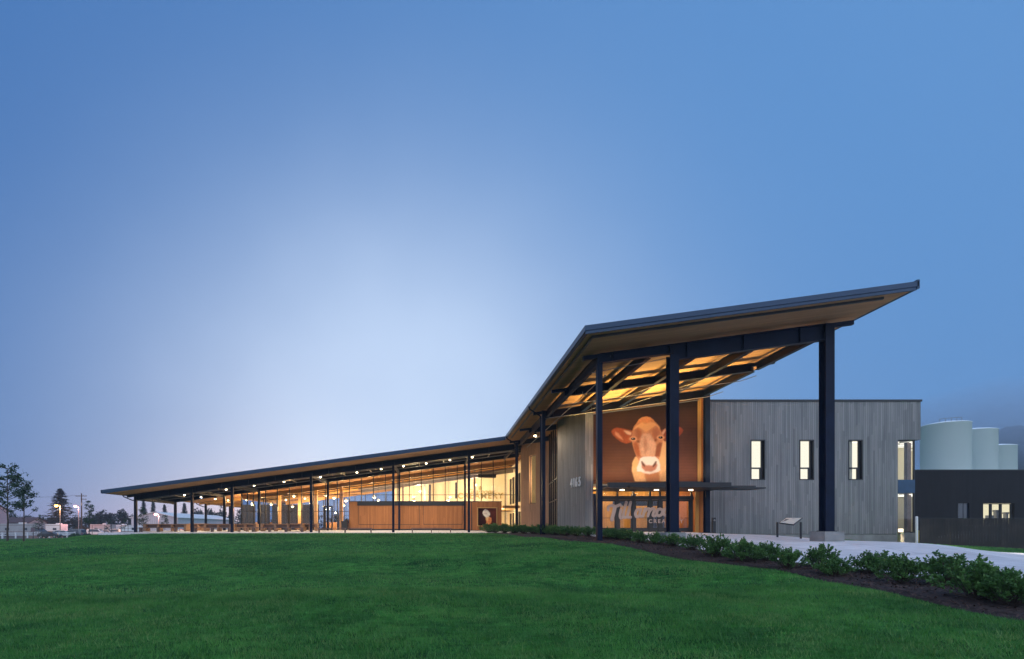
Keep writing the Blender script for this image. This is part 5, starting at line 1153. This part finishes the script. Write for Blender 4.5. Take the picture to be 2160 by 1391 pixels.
def camper(px0, px1, Y, h, label, cab, col='offwhite'):
    x0, x1 = X(px0, Y), X(px1, Y); zg = g((x0 + x1) / 2, Y); t = empty('motorhome', ((x0 + x1) / 2, Y, zg), label, 'motorhome', 'motorhomes and trailers')
    body_end = x1 - (2.6 if cab else 0)
    m = MB(); m.box(x0, body_end, Y, Y + 2.4, zg + .45, zg + h)
    if cab: m.box(body_end, body_end + .9, Y + .1, Y + 2.3, zg + 1.9, zg + h - .05); m.hexa([(body_end, Y + .15, zg + .5), (x1, Y + .15, zg + .5), (x1, Y + 2.2, zg + .5), (body_end, Y + 2.2, zg + .5), (body_end, Y + .15, zg + 1.35), (x1 - .1, Y + .15, zg + 1.0), (x1 - .1, Y + 2.2, zg + 1.0), (body_end, Y + 2.2, zg + 1.35)])
    m.build('body', M[col], t)
    if cab: m = MB(); m.hexa([(body_end + .001, Y + .2, zg + 1.3), (x1 - 1.0, Y + .2, zg + 1.15), (x1 - 1.0, Y + 2.15, zg + 1.15), (body_end + .001, Y + 2.15, zg + 1.3), (body_end + .001, Y + .25, zg + 1.95), (body_end + .7, Y + .25, zg + 1.9), (body_end + .7, Y + 2.1, zg + 1.9), (body_end + .001, Y + 2.1, zg + 1.95)]); m.build('windscreen', M['darkglass'], t)
    m = MB(); n = max(1, int((body_end - x0) / 2.6))
    for k in range(n):
        c = x0 + (body_end - x0) * (k + .6) / n; m = MB(); m.box(c - .45, c + .45, Y - .02, Y, zg + 1.45, zg + 2.0); m.build('window', M['darkglass'], t)
    m = MB(); m.box(x0 + .05, body_end - .05, Y - .012, Y, zg + 1.05, zg + 1.2); m.box(x0 + .05, body_end - .05, Y - .012, Y, zg + h - .4, zg + h - .32); m.build('stripe', plain('brown_stripe', (.2, .13, .1), .5) if 'brown_stripe' not in bpy.data.materials else bpy.data.materials['brown_stripe'], t)
    m = MB(); m.box(x0 + (body_end - x0) * .55, x0 + (body_end - x0) * .55 + .9, Y + .6, Y + 1.6, zg + h, zg + h + .25); m.build('roof_unit', M['white'], t)
    for x in (x0 + (body_end - x0) * .28, (x1 - .9) if cab else x0 + (body_end - x0) * .7):
        a, b = MB(), MB(); a.tube((x, Y - .02, zg + .38), (x, Y + .3, zg + .38), .38, n=18); b.tube((x, Y - .03, zg + .38), (x, Y - .01, zg + .38), .2, n=12); o = a.build('tyre', M['black'], t); b.build('rim', M['pipe'], o)
camper(-8, 94, 103, 2.9, 'long cream motorhome with dark windows at the left edge', True)
camper(96, 128, 124, 3.0, 'white camping trailer below the tall conifer', False, 'white')
camper(255, 300, 108, 2.2, 'low white trailer left of the first patio column', False, 'white')
camper(190, 232, 132, 3.0, 'pale camper far behind the row of cars', False, 'offwhite')
camper(234, 268, 136, 2.9, 'white camper farther back behind the low white trailer', False, 'white')

# ------------------------------------------------------------------ houses and shed far left
def gable(name, label, x0, x1, y0, y1, ze, zr, ridge, wallm, roofm, wins, cat='house', zg=-.4, eave=.4):
    t = empty(name, ((x0 + x1) / 2, y0, zg), label, cat)
    m = MB(); m.box(x0, x1, y0, y1, zg, ze); xm, ym = (x0 + x1) / 2, (y0 + y1) / 2
    if ridge == 'y': m.add([(x0, y0, ze), (x1, y0, ze), (xm, y0, zr - .05), (x0, y1, ze), (x1, y1, ze), (xm, y1, zr - .05)], [(0, 1, 2), (3, 5, 4)])
    else: m.add([(x0, y0, ze), (x0, y1, ze), (x0, ym, zr - .05), (x1, y0, ze), (x1, y1, ze), (x1, ym, zr - .05)], [(0, 2, 1), (3, 4, 5)])
    m.build('wall', wallm, t); m = MB(); th = .15
    if ridge == 'y':
        k = (zr - ze) / (xm - x0); A = [(x0 - eave, ze - k * eave), (xm, zr), (x1 + eave, ze - k * eave)]
        for (a, za), (b, zb_) in zip(A[:-1], A[1:]): m.hexa([(a, y0 - eave, za), (b, y0 - eave, zb_), (b, y1 + eave, zb_), (a, y1 + eave, za), (a, y0 - eave, za + th), (b, y0 - eave, zb_ + th), (b, y1 + eave, zb_ + th), (a, y1 + eave, za + th)])
    else:
        k = (zr - ze) / (ym - y0); A = [(y0 - eave, ze - k * eave), (ym, zr), (y1 + eave, ze - k * eave)]
        for (a, za), (b, zb_) in zip(A[:-1], A[1:]): m.hexa([(x0 - eave, a, za), (x1 + eave, a, za), (x1 + eave, b, zb_), (x0 - eave, b, zb_), (x0 - eave, a, za + th), (x1 + eave, a, za + th), (x1 + eave, b, zb_ + th), (x0 - eave, b, zb_ + th)])
    m.build('roof', roofm, t)
    for a, b, c, d in wins:
        m = MB(); m.box(a, b, y0 - .04, y0, c, d); m.build('window', M['darkglass'], t)
    return t
shingle = plain('brown_shingles', (.09, .06, .065), .9, 0, .3, 6); shingd = plain('dark_shingles', (.04, .035, .045), .9, 0, .3, 6)
siding = planks('blue_grey_siding', (.30, .34, .42), (0, 0, 1), .25, .1, (2, 2, 2), .12)
metalw = planks('white_metal_siding', (.55, .55, .60), (1, 0, 0), .6, .06, (.5, .5, .5), .08)
Wt = gable('white_shed', 'long white metal shed with a low gable beyond the patio', -89, -75.5, 140, 179, 4.7, 6.25, 'y', metalw, M['white'], [(-80.5, -79.6, 2.2, 3.0)], 'shed')
m = MB()
for k in range(4): m.box(-75.49, -75.4, 144 + k * 8, 147.5 + k * 8, -.4, 3.0)
m.build('door_panel', M['offwhite'], Wt)
gable('house', 'low house with brown shingle roof behind the motorhome', X(5, 128), X(60, 128), 128, 134, Z(1102.5, 128), Z(1092.5, 131), 'x', M['offwhite'], shingle, [])
gable('house', 'grey sided house with dark roof at the far left edge', X(-190, 112), X(-62, 112), 112, 122, Z(1076, 112), Z(1056, 117), 'x', siding, shingd, [(X(-80, 112), X(-72, 112), Z(1099, 112), Z(1090, 112))])
# rail fence
t = empty('rail_fence', (X(75, 90), 90, g(X(75, 90), 90)), 'white two rail fence between the lawn and the parking lot', 'fence')
pxs = [-22, 5, 33, 58, 83, 104, 125, 142, 158]
Yf = lambda px_: 88 + (px_ / 160) * 12
for px_ in pxs: x = X(px_, Yf(px_)); zg = g(x, Yf(px_)); m = MB(); m.box(x - .09, x + .09, Yf(px_) - .09, Yf(px_) + .09, zg - .1, zg + 1.15); m.box(x - .12, x + .12, Yf(px_) - .12, Yf(px_) + .12, zg + 1.15, zg + 1.2); m.build('post', M['white'], t)
for a, b in zip(pxs[:-1], pxs[1:]):
    for hz_ in (.55, .98):
        xa_, xb_ = X(a, Yf(a)) + .09, X(b, Yf(b)) - .09; m = MB(); za, zb_ = g(xa_, Yf(a)) + hz_, g(xb_, Yf(b)) + hz_
        m.hexa([(xa_, Yf(a) - .03, za), (xb_, Yf(b) - .03, zb_), (xb_, Yf(b) + .03, zb_), (xa_, Yf(a) + .03, za), (xa_, Yf(a) - .03, za + .14), (xb_, Yf(b) - .03, zb_ + .14), (xb_, Yf(b) + .03, zb_ + .14), (xa_, Yf(a) + .03, za + .14)]); m.build('rail', M['white'], t)
# street lamps
def street(px_, py_, Y, m_, label, pw_, col):
    x = X(px_, Y); zg = g(x, Y); z = Z(py_, Y); t = empty('street_lamp', (x, Y, zg), label, 'street lamp', 'lit street lamps')
    m = MB(); m.tube((x, Y, zg - .2), (x, Y, z + .2), .13, .08, 10); m.tube((x, Y, z + .2), (x - .35, Y - .5, z + .25), .05, n=6); m.build('pole', M['pipe'], t)
    m = MB(); m.box(x - .5, x - .2, Y - .95, Y - .4, z + .26, z + .36); m.build('lamp_head', M['darkmetal'], t); m = MB(); m.lathe([(0, z - .28), (.20, z - .22), (.36, z - .05), (.38, z + .08), (.3, z + .255)], x - .35, Y - .68, 14); m.build('lens', m_, t)
    lamp('street_glow', 'POINT', (x - .35, Y - .68, z - .35), pw_, col, t, None, .2)
street(127, 1068, 112, M['orange_sodium'], 'street lamp with orange light in front of the tall conifer', 3800, (1, .45, .15))
street(166, 1069, 126, M['pink_sodium'], 'street lamp with pink light beside the utility pole', 2200, (1, .35, .3))
street(335, 1086, 118, M['pink_sodium'], 'street lamp with pink light before the white shed', 2200, (1, .4, .3))
street(494, 1073, 170, M['pink_sodium'], 'far red street lamp seen under the patio roof', 300, (1, .3, .2))
# traffic light with green lens
x = X(489, 150); zg = g(x, 150); t = empty('traffic_light', (x, 150, zg), 'green traffic light seen far under the patio roof', 'traffic light')
m = MB(); m.tube((x, 150, zg), (x, 150, Z(1092, 150)), .1, n=8); m.build('pole', M['pipe'], t); m = MB(); m.box(x - .25, x + .25, 149.6, 149.9, Z(1100, 150), Z(1092, 150)); m.build('housing', M['darkmetal'], t)
m = MB(); m.lathe([(0, 0), (.3, .02), (.32, .1)], 0, 0, 12); m.v = [(x + a, 149.5 + c, Z(1098, 150) + b) for a, b, c in m.v]; m.build('lens', emis('green_lens', (.05, 1, .55), 30), t)
# utility pole with wires
x = X(172, 124); zg = g(x, 124); zt_ = Z(1041, 124); t = empty('utility_pole', (x, 124, zg), 'timber utility pole with two cross arms against the dusk sky', 'utility pole')
m = MB(); m.tube((x, 124, zg - .3), (x, 124, zt_), .18, .12, 10); m.build('pole', M['bark'], t)
m = MB(); z1 = Z(1047.5, 124); m.box(x - 1.4, x + 1.4, 123.8, 123.92, z1, z1 + .14); m.build('cross_arm', M['bark'], t); m = MB(); z2_ = Z(1054, 124); m.box(x - .1, x + 1.35, 123.8, 123.92, z2_, z2_ + .14); m.build('cross_arm', M['bark'], t)
m = MB()
for dx in (-1.3, -.6, .6, 1.3): m.tube((x + dx, 123.86, z1 + .14), (x + dx, 123.86, z1 + .34), .05, n=6)
m.tube((x + 1.2, 123.86, z2_ - .3), (x + 1.2, 123.86, z2_), .05, n=6); m.tube((x + .25, 123.7, z2_ - 1.6), (x + .25, 123.7, z2_ - .8), .16, n=8); m.build('insulators', M['pipe'], t)
m = MB()
for dx in (-1.3, 1.3):
    pr = None
    for k in range(0, 13):
        u = k / 12; q_ = (x + dx - 62 * u, 123.86 + 6 * u, z1 + .34 - 5.2 * u * (1 - u) * 1.0 + 1.5 * u)
        if pr: m.tube(pr, q_, .018, n=3, cap=False)
        pr = q_
m.build('wires', M['black'], t)
# small post sign by the lawn
x = X(70, 86); zg = g(x, 86); t = empty('post_sign', (x, 86, zg), 'small square sign on a post by the white rail fence', 'sign'); m = MB(); m.tube((x, 86, zg), (x, 86, zg + 1.6), .06, n=8); m.build('post', M['bark'], t); m = MB(); m.box(x - .35, x + .35, 85.9, 85.94, zg + 1.3, zg + 2.05); m.build('board', plain('purple_brown_board', (.14, .09, .11), .6), t)

# ------------------------------------------------------------------ trees
def leafcloud(mb, cx, cy, cz, rx, ry, rz, n, s, r_, hollow=.3):
    for _ in range(n):
        d = Vector((r_.gauss(0, 1), r_.gauss(0, 1), r_.gauss(0, 1))).normalized(); q = r_.uniform(hollow, 1) ** .6
        p = Vector((cx + d.x * rx * q, cy + d.y * ry * q, cz + d.z * rz * q))
        a = Vector((r_.gauss(0, 1), r_.gauss(0, 1), r_.gauss(0, 1))).normalized(); b = a.cross(Vector((r_.gauss(0, 1), r_.gauss(0, 1), r_.gauss(0, 1)))).normalized(); k = s * r_.uniform(.6, 1.4)
        mb.add([p + a * k, p + b * k * .6, p - a * k, p - b * k * .6], [(0, 1, 2, 3)])
def young_tree(px_, Y, ytop, label, seed, w_=1.0, stake=True, dens=1.0):
    r_ = random.Random(seed); x = X(px_, Y); zg = g(x, Y); H = Z(ytop, Y) - zg; t = empty('young_tree', (x, Y, zg), label, 'tree', 'young trees at the lawn edge')
    tr = MB(); lf = MB(); p = Vector((x, Y, zg - .1)); segs = 7
    for k in range(segs):
        q_ = Vector((x + r_.uniform(-.04, .04) * H * .15, Y, zg + H * .96 * (k + 1) / segs)); tr.tube(p, q_, H * .013 * (1 - k / segs * .8), H * .013 * (1 - (k + 1) / segs * .8), 7, cap=False); p = q_
    nb = int(26 * dens) if H > 3 else int(14 * dens)
    for k in range(nb):
        f = r_.uniform(.36, .97); a = r_.uniform(0, 6.28); L = H * .30 * w_ * (1.15 - f) ** .6 * r_.uniform(.6, 1.15); b = Vector((x, Y, zg + H * f)); d = Vector((math.cos(a), math.sin(a), r_.uniform(.35, 1.0))).normalized(); e = b + d * L
        mdp = b.lerp(e, .5) + Vector((0, 0, -.03 * L)); tr.tube(b, mdp, H * .004, H * .003, 5, cap=False); tr.tube(mdp, e, H * .003, H * .0012, 4, cap=False)
        for j in range(4):
            c = b.lerp(e, r_.uniform(.4, 1.05)); rr_ = H * r_.uniform(.025, .05); leafcloud(lf, c.x, c.y, c.z, rr_ * 1.4, rr_ * 1.4, rr_, 11, H * .013, r_, .1)
    tr.build('trunk', M['bark'], t); lf.build('crown', M['leafd'], t)
    if stake:
        for dx in (-.45, .45): m = MB(); m.tube((x + dx, Y, zg - .1), (x + dx, Y, zg + 1.9), .03, n=6); m.build('stake', M['bark'], t)
a = hit(50, 1143); young_tree(50, a[1], 1014, 'slim young tree with sparse crown standing on the lawn at the left', 5, 1.0, False, 1.3)
young_tree(16, a[1] * 1.08, 984, 'taller young tree cut by the left edge of the view', 8, 1.15, False, 1.5)
young_tree(82, 76, 1088, 'small sparse staked tree beside the motorhome', 9, 1.0)
young_tree(188, 70, 1057, 'thin young tree right of the utility pole', 12, .8)
young_tree(228, 66, 1097, 'low staked tree between utility pole and patio', 14, .9)
young_tree(263, 64, 1094, 'low leafy staked tree just left of the patio', 15, 1.1)
young_tree(302, 72, 1070, 'young tree seen right of the first patio column', 17, .8, False, 1.2)
young_tree(348, 74, 1086, 'young tree seen left of the second patio column before the shed', 18, 1.0, False, 1.2)
def low_bush(px_, Y, w_, h, label, seed):
    r_ = random.Random(seed); x = X(px_, Y); zg = g(x, Y); t = empty('low_bush', (x, Y, zg), label, 'bush', 'low bushes past the lawn'); m = MB()
    for k in range(7): leafcloud(m, x + r_.uniform(-w_, w_) * .6, Y + r_.uniform(-.5, .5), zg + h * r_.uniform(.3, .7), w_ * .4, .6, h * .35, 60, .09, r_, .2)
    m.build('foliage', M['leafd'], t); m = MB(); m.tube((x, Y, zg - .1), (x, Y, zg + h * .5), .03, n=6); m.build('stem', M['bark'], t)
low_bush(163, 66, 1.2, .9, 'low dark bush below the utility pole', 1); low_bush(183, 66, 1.0, .8, 'low dark bush right of the utility pole', 2); low_bush(231, 64, .9, .8, 'low dark bush under the staked tree', 3); low_bush(264, 63, 1.0, .7, 'low dark bush nearest the patio corner', 4)
def conifer(px_, Y, ytop, wpx, label, seed, n=1.0):
    r_ = random.Random(seed); x = X(px_, Y); zg = g(x, Y); H = Z(ytop, Y) - zg; W_ = wpx / 2 / F * Y; t = empty('conifer', (x, Y, zg), label, 'tree', 'conifers beyond the lot')
    m = MB(); m.tube((x, Y, zg - .2), (x, Y, zg + H * .97), H * .018, H * .003, 8); m.build('trunk', M['bark'], t); m = MB(); br = MB()
    lv = int(34 * n)
    for k in range(lv):
        f = .06 + .93 * k / lv; Rr = W_ * (1 - f) ** .8 * r_.uniform(.75, 1.2)
        for j in range(9):
            a = r_.uniform(0, 6.28); L = Rr * r_.uniform(.7, 1.15); z0 = zg + H * f
            for s_ in range(9):
                u = (s_ + .6) / 9; p = Vector((x + math.cos(a) * L * u, Y + math.sin(a) * L * u, z0 - L * .28 * u + L * .12 * u * u + r_.uniform(-.1, .1)))
                for _ in range(2):
                    d = Vector((math.cos(a + r_.uniform(-.9, .9)), math.sin(a + r_.uniform(-.9, .9)), r_.uniform(-.5, .15))).normalized(); k_ = H * .045 * r_.uniform(.6, 1.2); sd = d.cross(Vector((0, 0, 1))).normalized() * k_ * .45
                    m.add([p - d * k_ * .4, p + sd, p + d * k_, p - sd], [(0, 1, 2, 3)])
    m.build('crown', M['needle'], t)
conifer(127, 148, 1029, 92, 'tall dark conifer behind the orange street lamp', 3, 1.3)
conifer(303, 215, 1054, 26, 'misty conifer far behind the shed, leftmost under the roof', 4); conifer(323, 215, 1056, 24, 'misty conifer second from the left behind the shed', 5); conifer(347, 210, 1063, 28, 'shorter misty conifer behind the shed ridge', 6)
conifer(389, 215, 1060, 30, 'misty conifer between the second and third patio columns', 7)
def broad(px_, Y, ytop, wpx, label, seed, n=900, mt='needle'):
    r_ = random.Random(seed); x = X(px_, Y); zg = g(x, Y); H = Z(ytop, Y) - zg; W_ = wpx / 2 / F * Y; t = empty('broadleaf_tree', (x, Y, zg), label, 'tree', 'round trees beyond the lot')
    m = MB(); m.tube((x, Y, zg - .2), (x, Y, zg + H * .5), H * .03, H * .018, 8)
    L = MB()
    for k in range(9):
        a = r_.uniform(0, 6.28); q_ = r_.uniform(0, .62); c = Vector((x + math.cos(a) * W_ * q_, Y + math.sin(a) * W_ * q_, zg + H * r_.uniform(.38, .80)))
        m.tube((x, Y, zg + H * .35), c, H * .012, H * .004, 5, cap=False); leafcloud(L, c.x, c.y, c.z, W_ * .5, W_ * .5, H * .20, n // 9, H * .034, r_, .3)
    m.build('trunk', M['bark'], t); L.build('crown', M[mt], t)
for i, (px_, Y, yt, wp, lb) in enumerate([(88, 160, 1082, 40, 'round dark tree left of the tall conifer'), (112, 155, 1088, 40, 'round dark tree low in front of the tall conifer'), (160, 158, 1086, 38, 'round dark tree behind the pink street lamp'), (192, 165, 1080, 30, 'dark tree behind the thin young tree'),
        (211, 170, 1072, 30, 'tall round tree left of the gap in the far tree line'), (232, 172, 1079, 24, 'smaller round tree in the gap of the far tree line'), (258, 172, 1071, 36, 'wide round tree left of the first patio column'), (279, 178, 1079, 24, 'round tree just beside the first patio column'),
        (20, 165, 1074, 44, 'dark tree behind the grey sided house'), (52, 165, 1086, 40, 'dark tree behind the brown roofed house'),
        (420, 220, 1068, 40, 'misty round tree seen behind the shed roof, left of three'), (446, 220, 1066, 34, 'misty round tree seen behind the shed roof, middle of three'), (468, 225, 1064, 34, 'misty round tree seen behind the shed roof, right of three'), (512, 225, 1070, 50, 'misty round tree seen through the left end of the glass hall'), (580, 160, 1085, 40, 'dark tree beyond the glass hall on the left'), (640, 150, 1082, 36, 'green tree beyond the middle of the glass hall'), (715, 150, 1080, 40, 'dark tree beyond the glass hall left of the servery')]):
    broad(px_, Y, yt, wp, lb, 50 + i, 900)
r_ = random.Random(4); m = MB()
for k in range(15): leafcloud(m, X(150 + k * 3.2, 140), 140, .2 + 1.1 * math.sin(k / 14 * 3.14), 1.0, 1, 1.0, 70, .25, r_, .2)
tag(m.build('hedge', leafmat('lamplit_leaf', (.05, .035, .02), (.11, .07, .035)), None, (X(172, 140), 140, 0)), 'brown hedge under the street lamps, their orange light in its leaf colour', 'hedge')  # orange street lamp light is put into the brown leaf colour
# far woods closing the horizon (one mass)
m = MB(); r_ = random.Random(9)
for k in range(230): px_ = -60 + k * 6.2; Y = 330 + r_.uniform(-8, 8); leafcloud(m, X(px_, Y), Y, 3 + r_.uniform(-1, 1), 4, 3, 5.5 + r_.uniform(-1.5, 3), 34, 1.1, r_, .2)
tag(m.build('far_woods', M['needle']), kind='stuff')
# foggy hill
def hillz(x, y):
    s = np.clip((x - 262 - .10 * (y - 260)) / 120, 0, 1); s = s * s * (3 - 2 * s); b = np.exp(-((y - 320) / 60) ** 2)
    return -1 + 70 * s * b + s * b * 1.6 * (np.sin(x * .31 + np.sin(y * .2) * 2) * np.sin(y * .29) + .6 * np.sin(x * .83 + y * .3) * np.sin(y * .9 - x * .2))
hl = grid_mesh('hill', np.linspace(255, 415, 130), np.linspace(225, 415, 120), hillz, plain('wooded_hillside', (.025, .035, .035), .95, 0, .5, .25, 1, bscale=.6)); tag(hl, kind='structure')

# ------------------------------------------------------------------ dusk haze
hz = MB(); hz.box(-430, 430, -66, 430, -2.5, 100); m, t_ = mat('evening_haze'); o_ = nd(t_, 'ShaderNodeOutputMaterial'); v_ = nd(t_, 'ShaderNodeVolumePrincipled')
v_.inputs['Color'].default_value = (.74, .88, 1.0, 1); v_.inputs['Density'].default_value = HAZE; v_.inputs['Anisotropy'].default_value = .2
t_.links.new(v_.outputs[0], o_.inputs['Volume'])
if HAZE > 0: tag(hz.build('haze', m), kind='stuff')

# low cloud drifting over the top of the hill
m, t_ = mat('fog_bank'); o_ = nd(t_, 'ShaderNodeOutputMaterial'); v_ = nd(t_, 'ShaderNodeVolumePrincipled'); v_.inputs['Color'].default_value = (.6, .78, 1, 1)
tc_ = nd(t_, 'ShaderNodeTexCoord'); sp_ = nd(t_, 'ShaderNodeSeparateXYZ'); t_.links.new(tc_.outputs['Object'], sp_.inputs[0])
mr_ = nd(t_, 'ShaderNodeMapRange'); mr_.interpolation_type = 'SMOOTHSTEP'; mr_.inputs['From Min'].default_value = 26; mr_.inputs['From Max'].default_value = 62; mr_.inputs['To Max'].default_value = .022; t_.links.new(sp_.outputs['Z'], mr_.inputs['Value'])
n_ = nd(t_, 'ShaderNodeTexNoise'); n_.inputs['Scale'].default_value = .035; n_.inputs['Detail'].default_value = 3; t_.links.new(tc_.outputs['Object'], n_.inputs['Vector'])
mu_ = nd(t_, 'ShaderNodeMath', operation='MULTIPLY'); t_.links.new(mr_.outputs[0], mu_.inputs[0]); t_.links.new(n_.outputs['Fac'], mu_.inputs[1]); t_.links.new(mu_.outputs[0], v_.inputs['Density'])
t_.links.new(v_.outputs[0], o_.inputs['Volume'])
mb_ = MB(); mb_.box(250, 428, 215, 425, 15, 70); tag(mb_.build('fog_bank', m), kind='stuff')
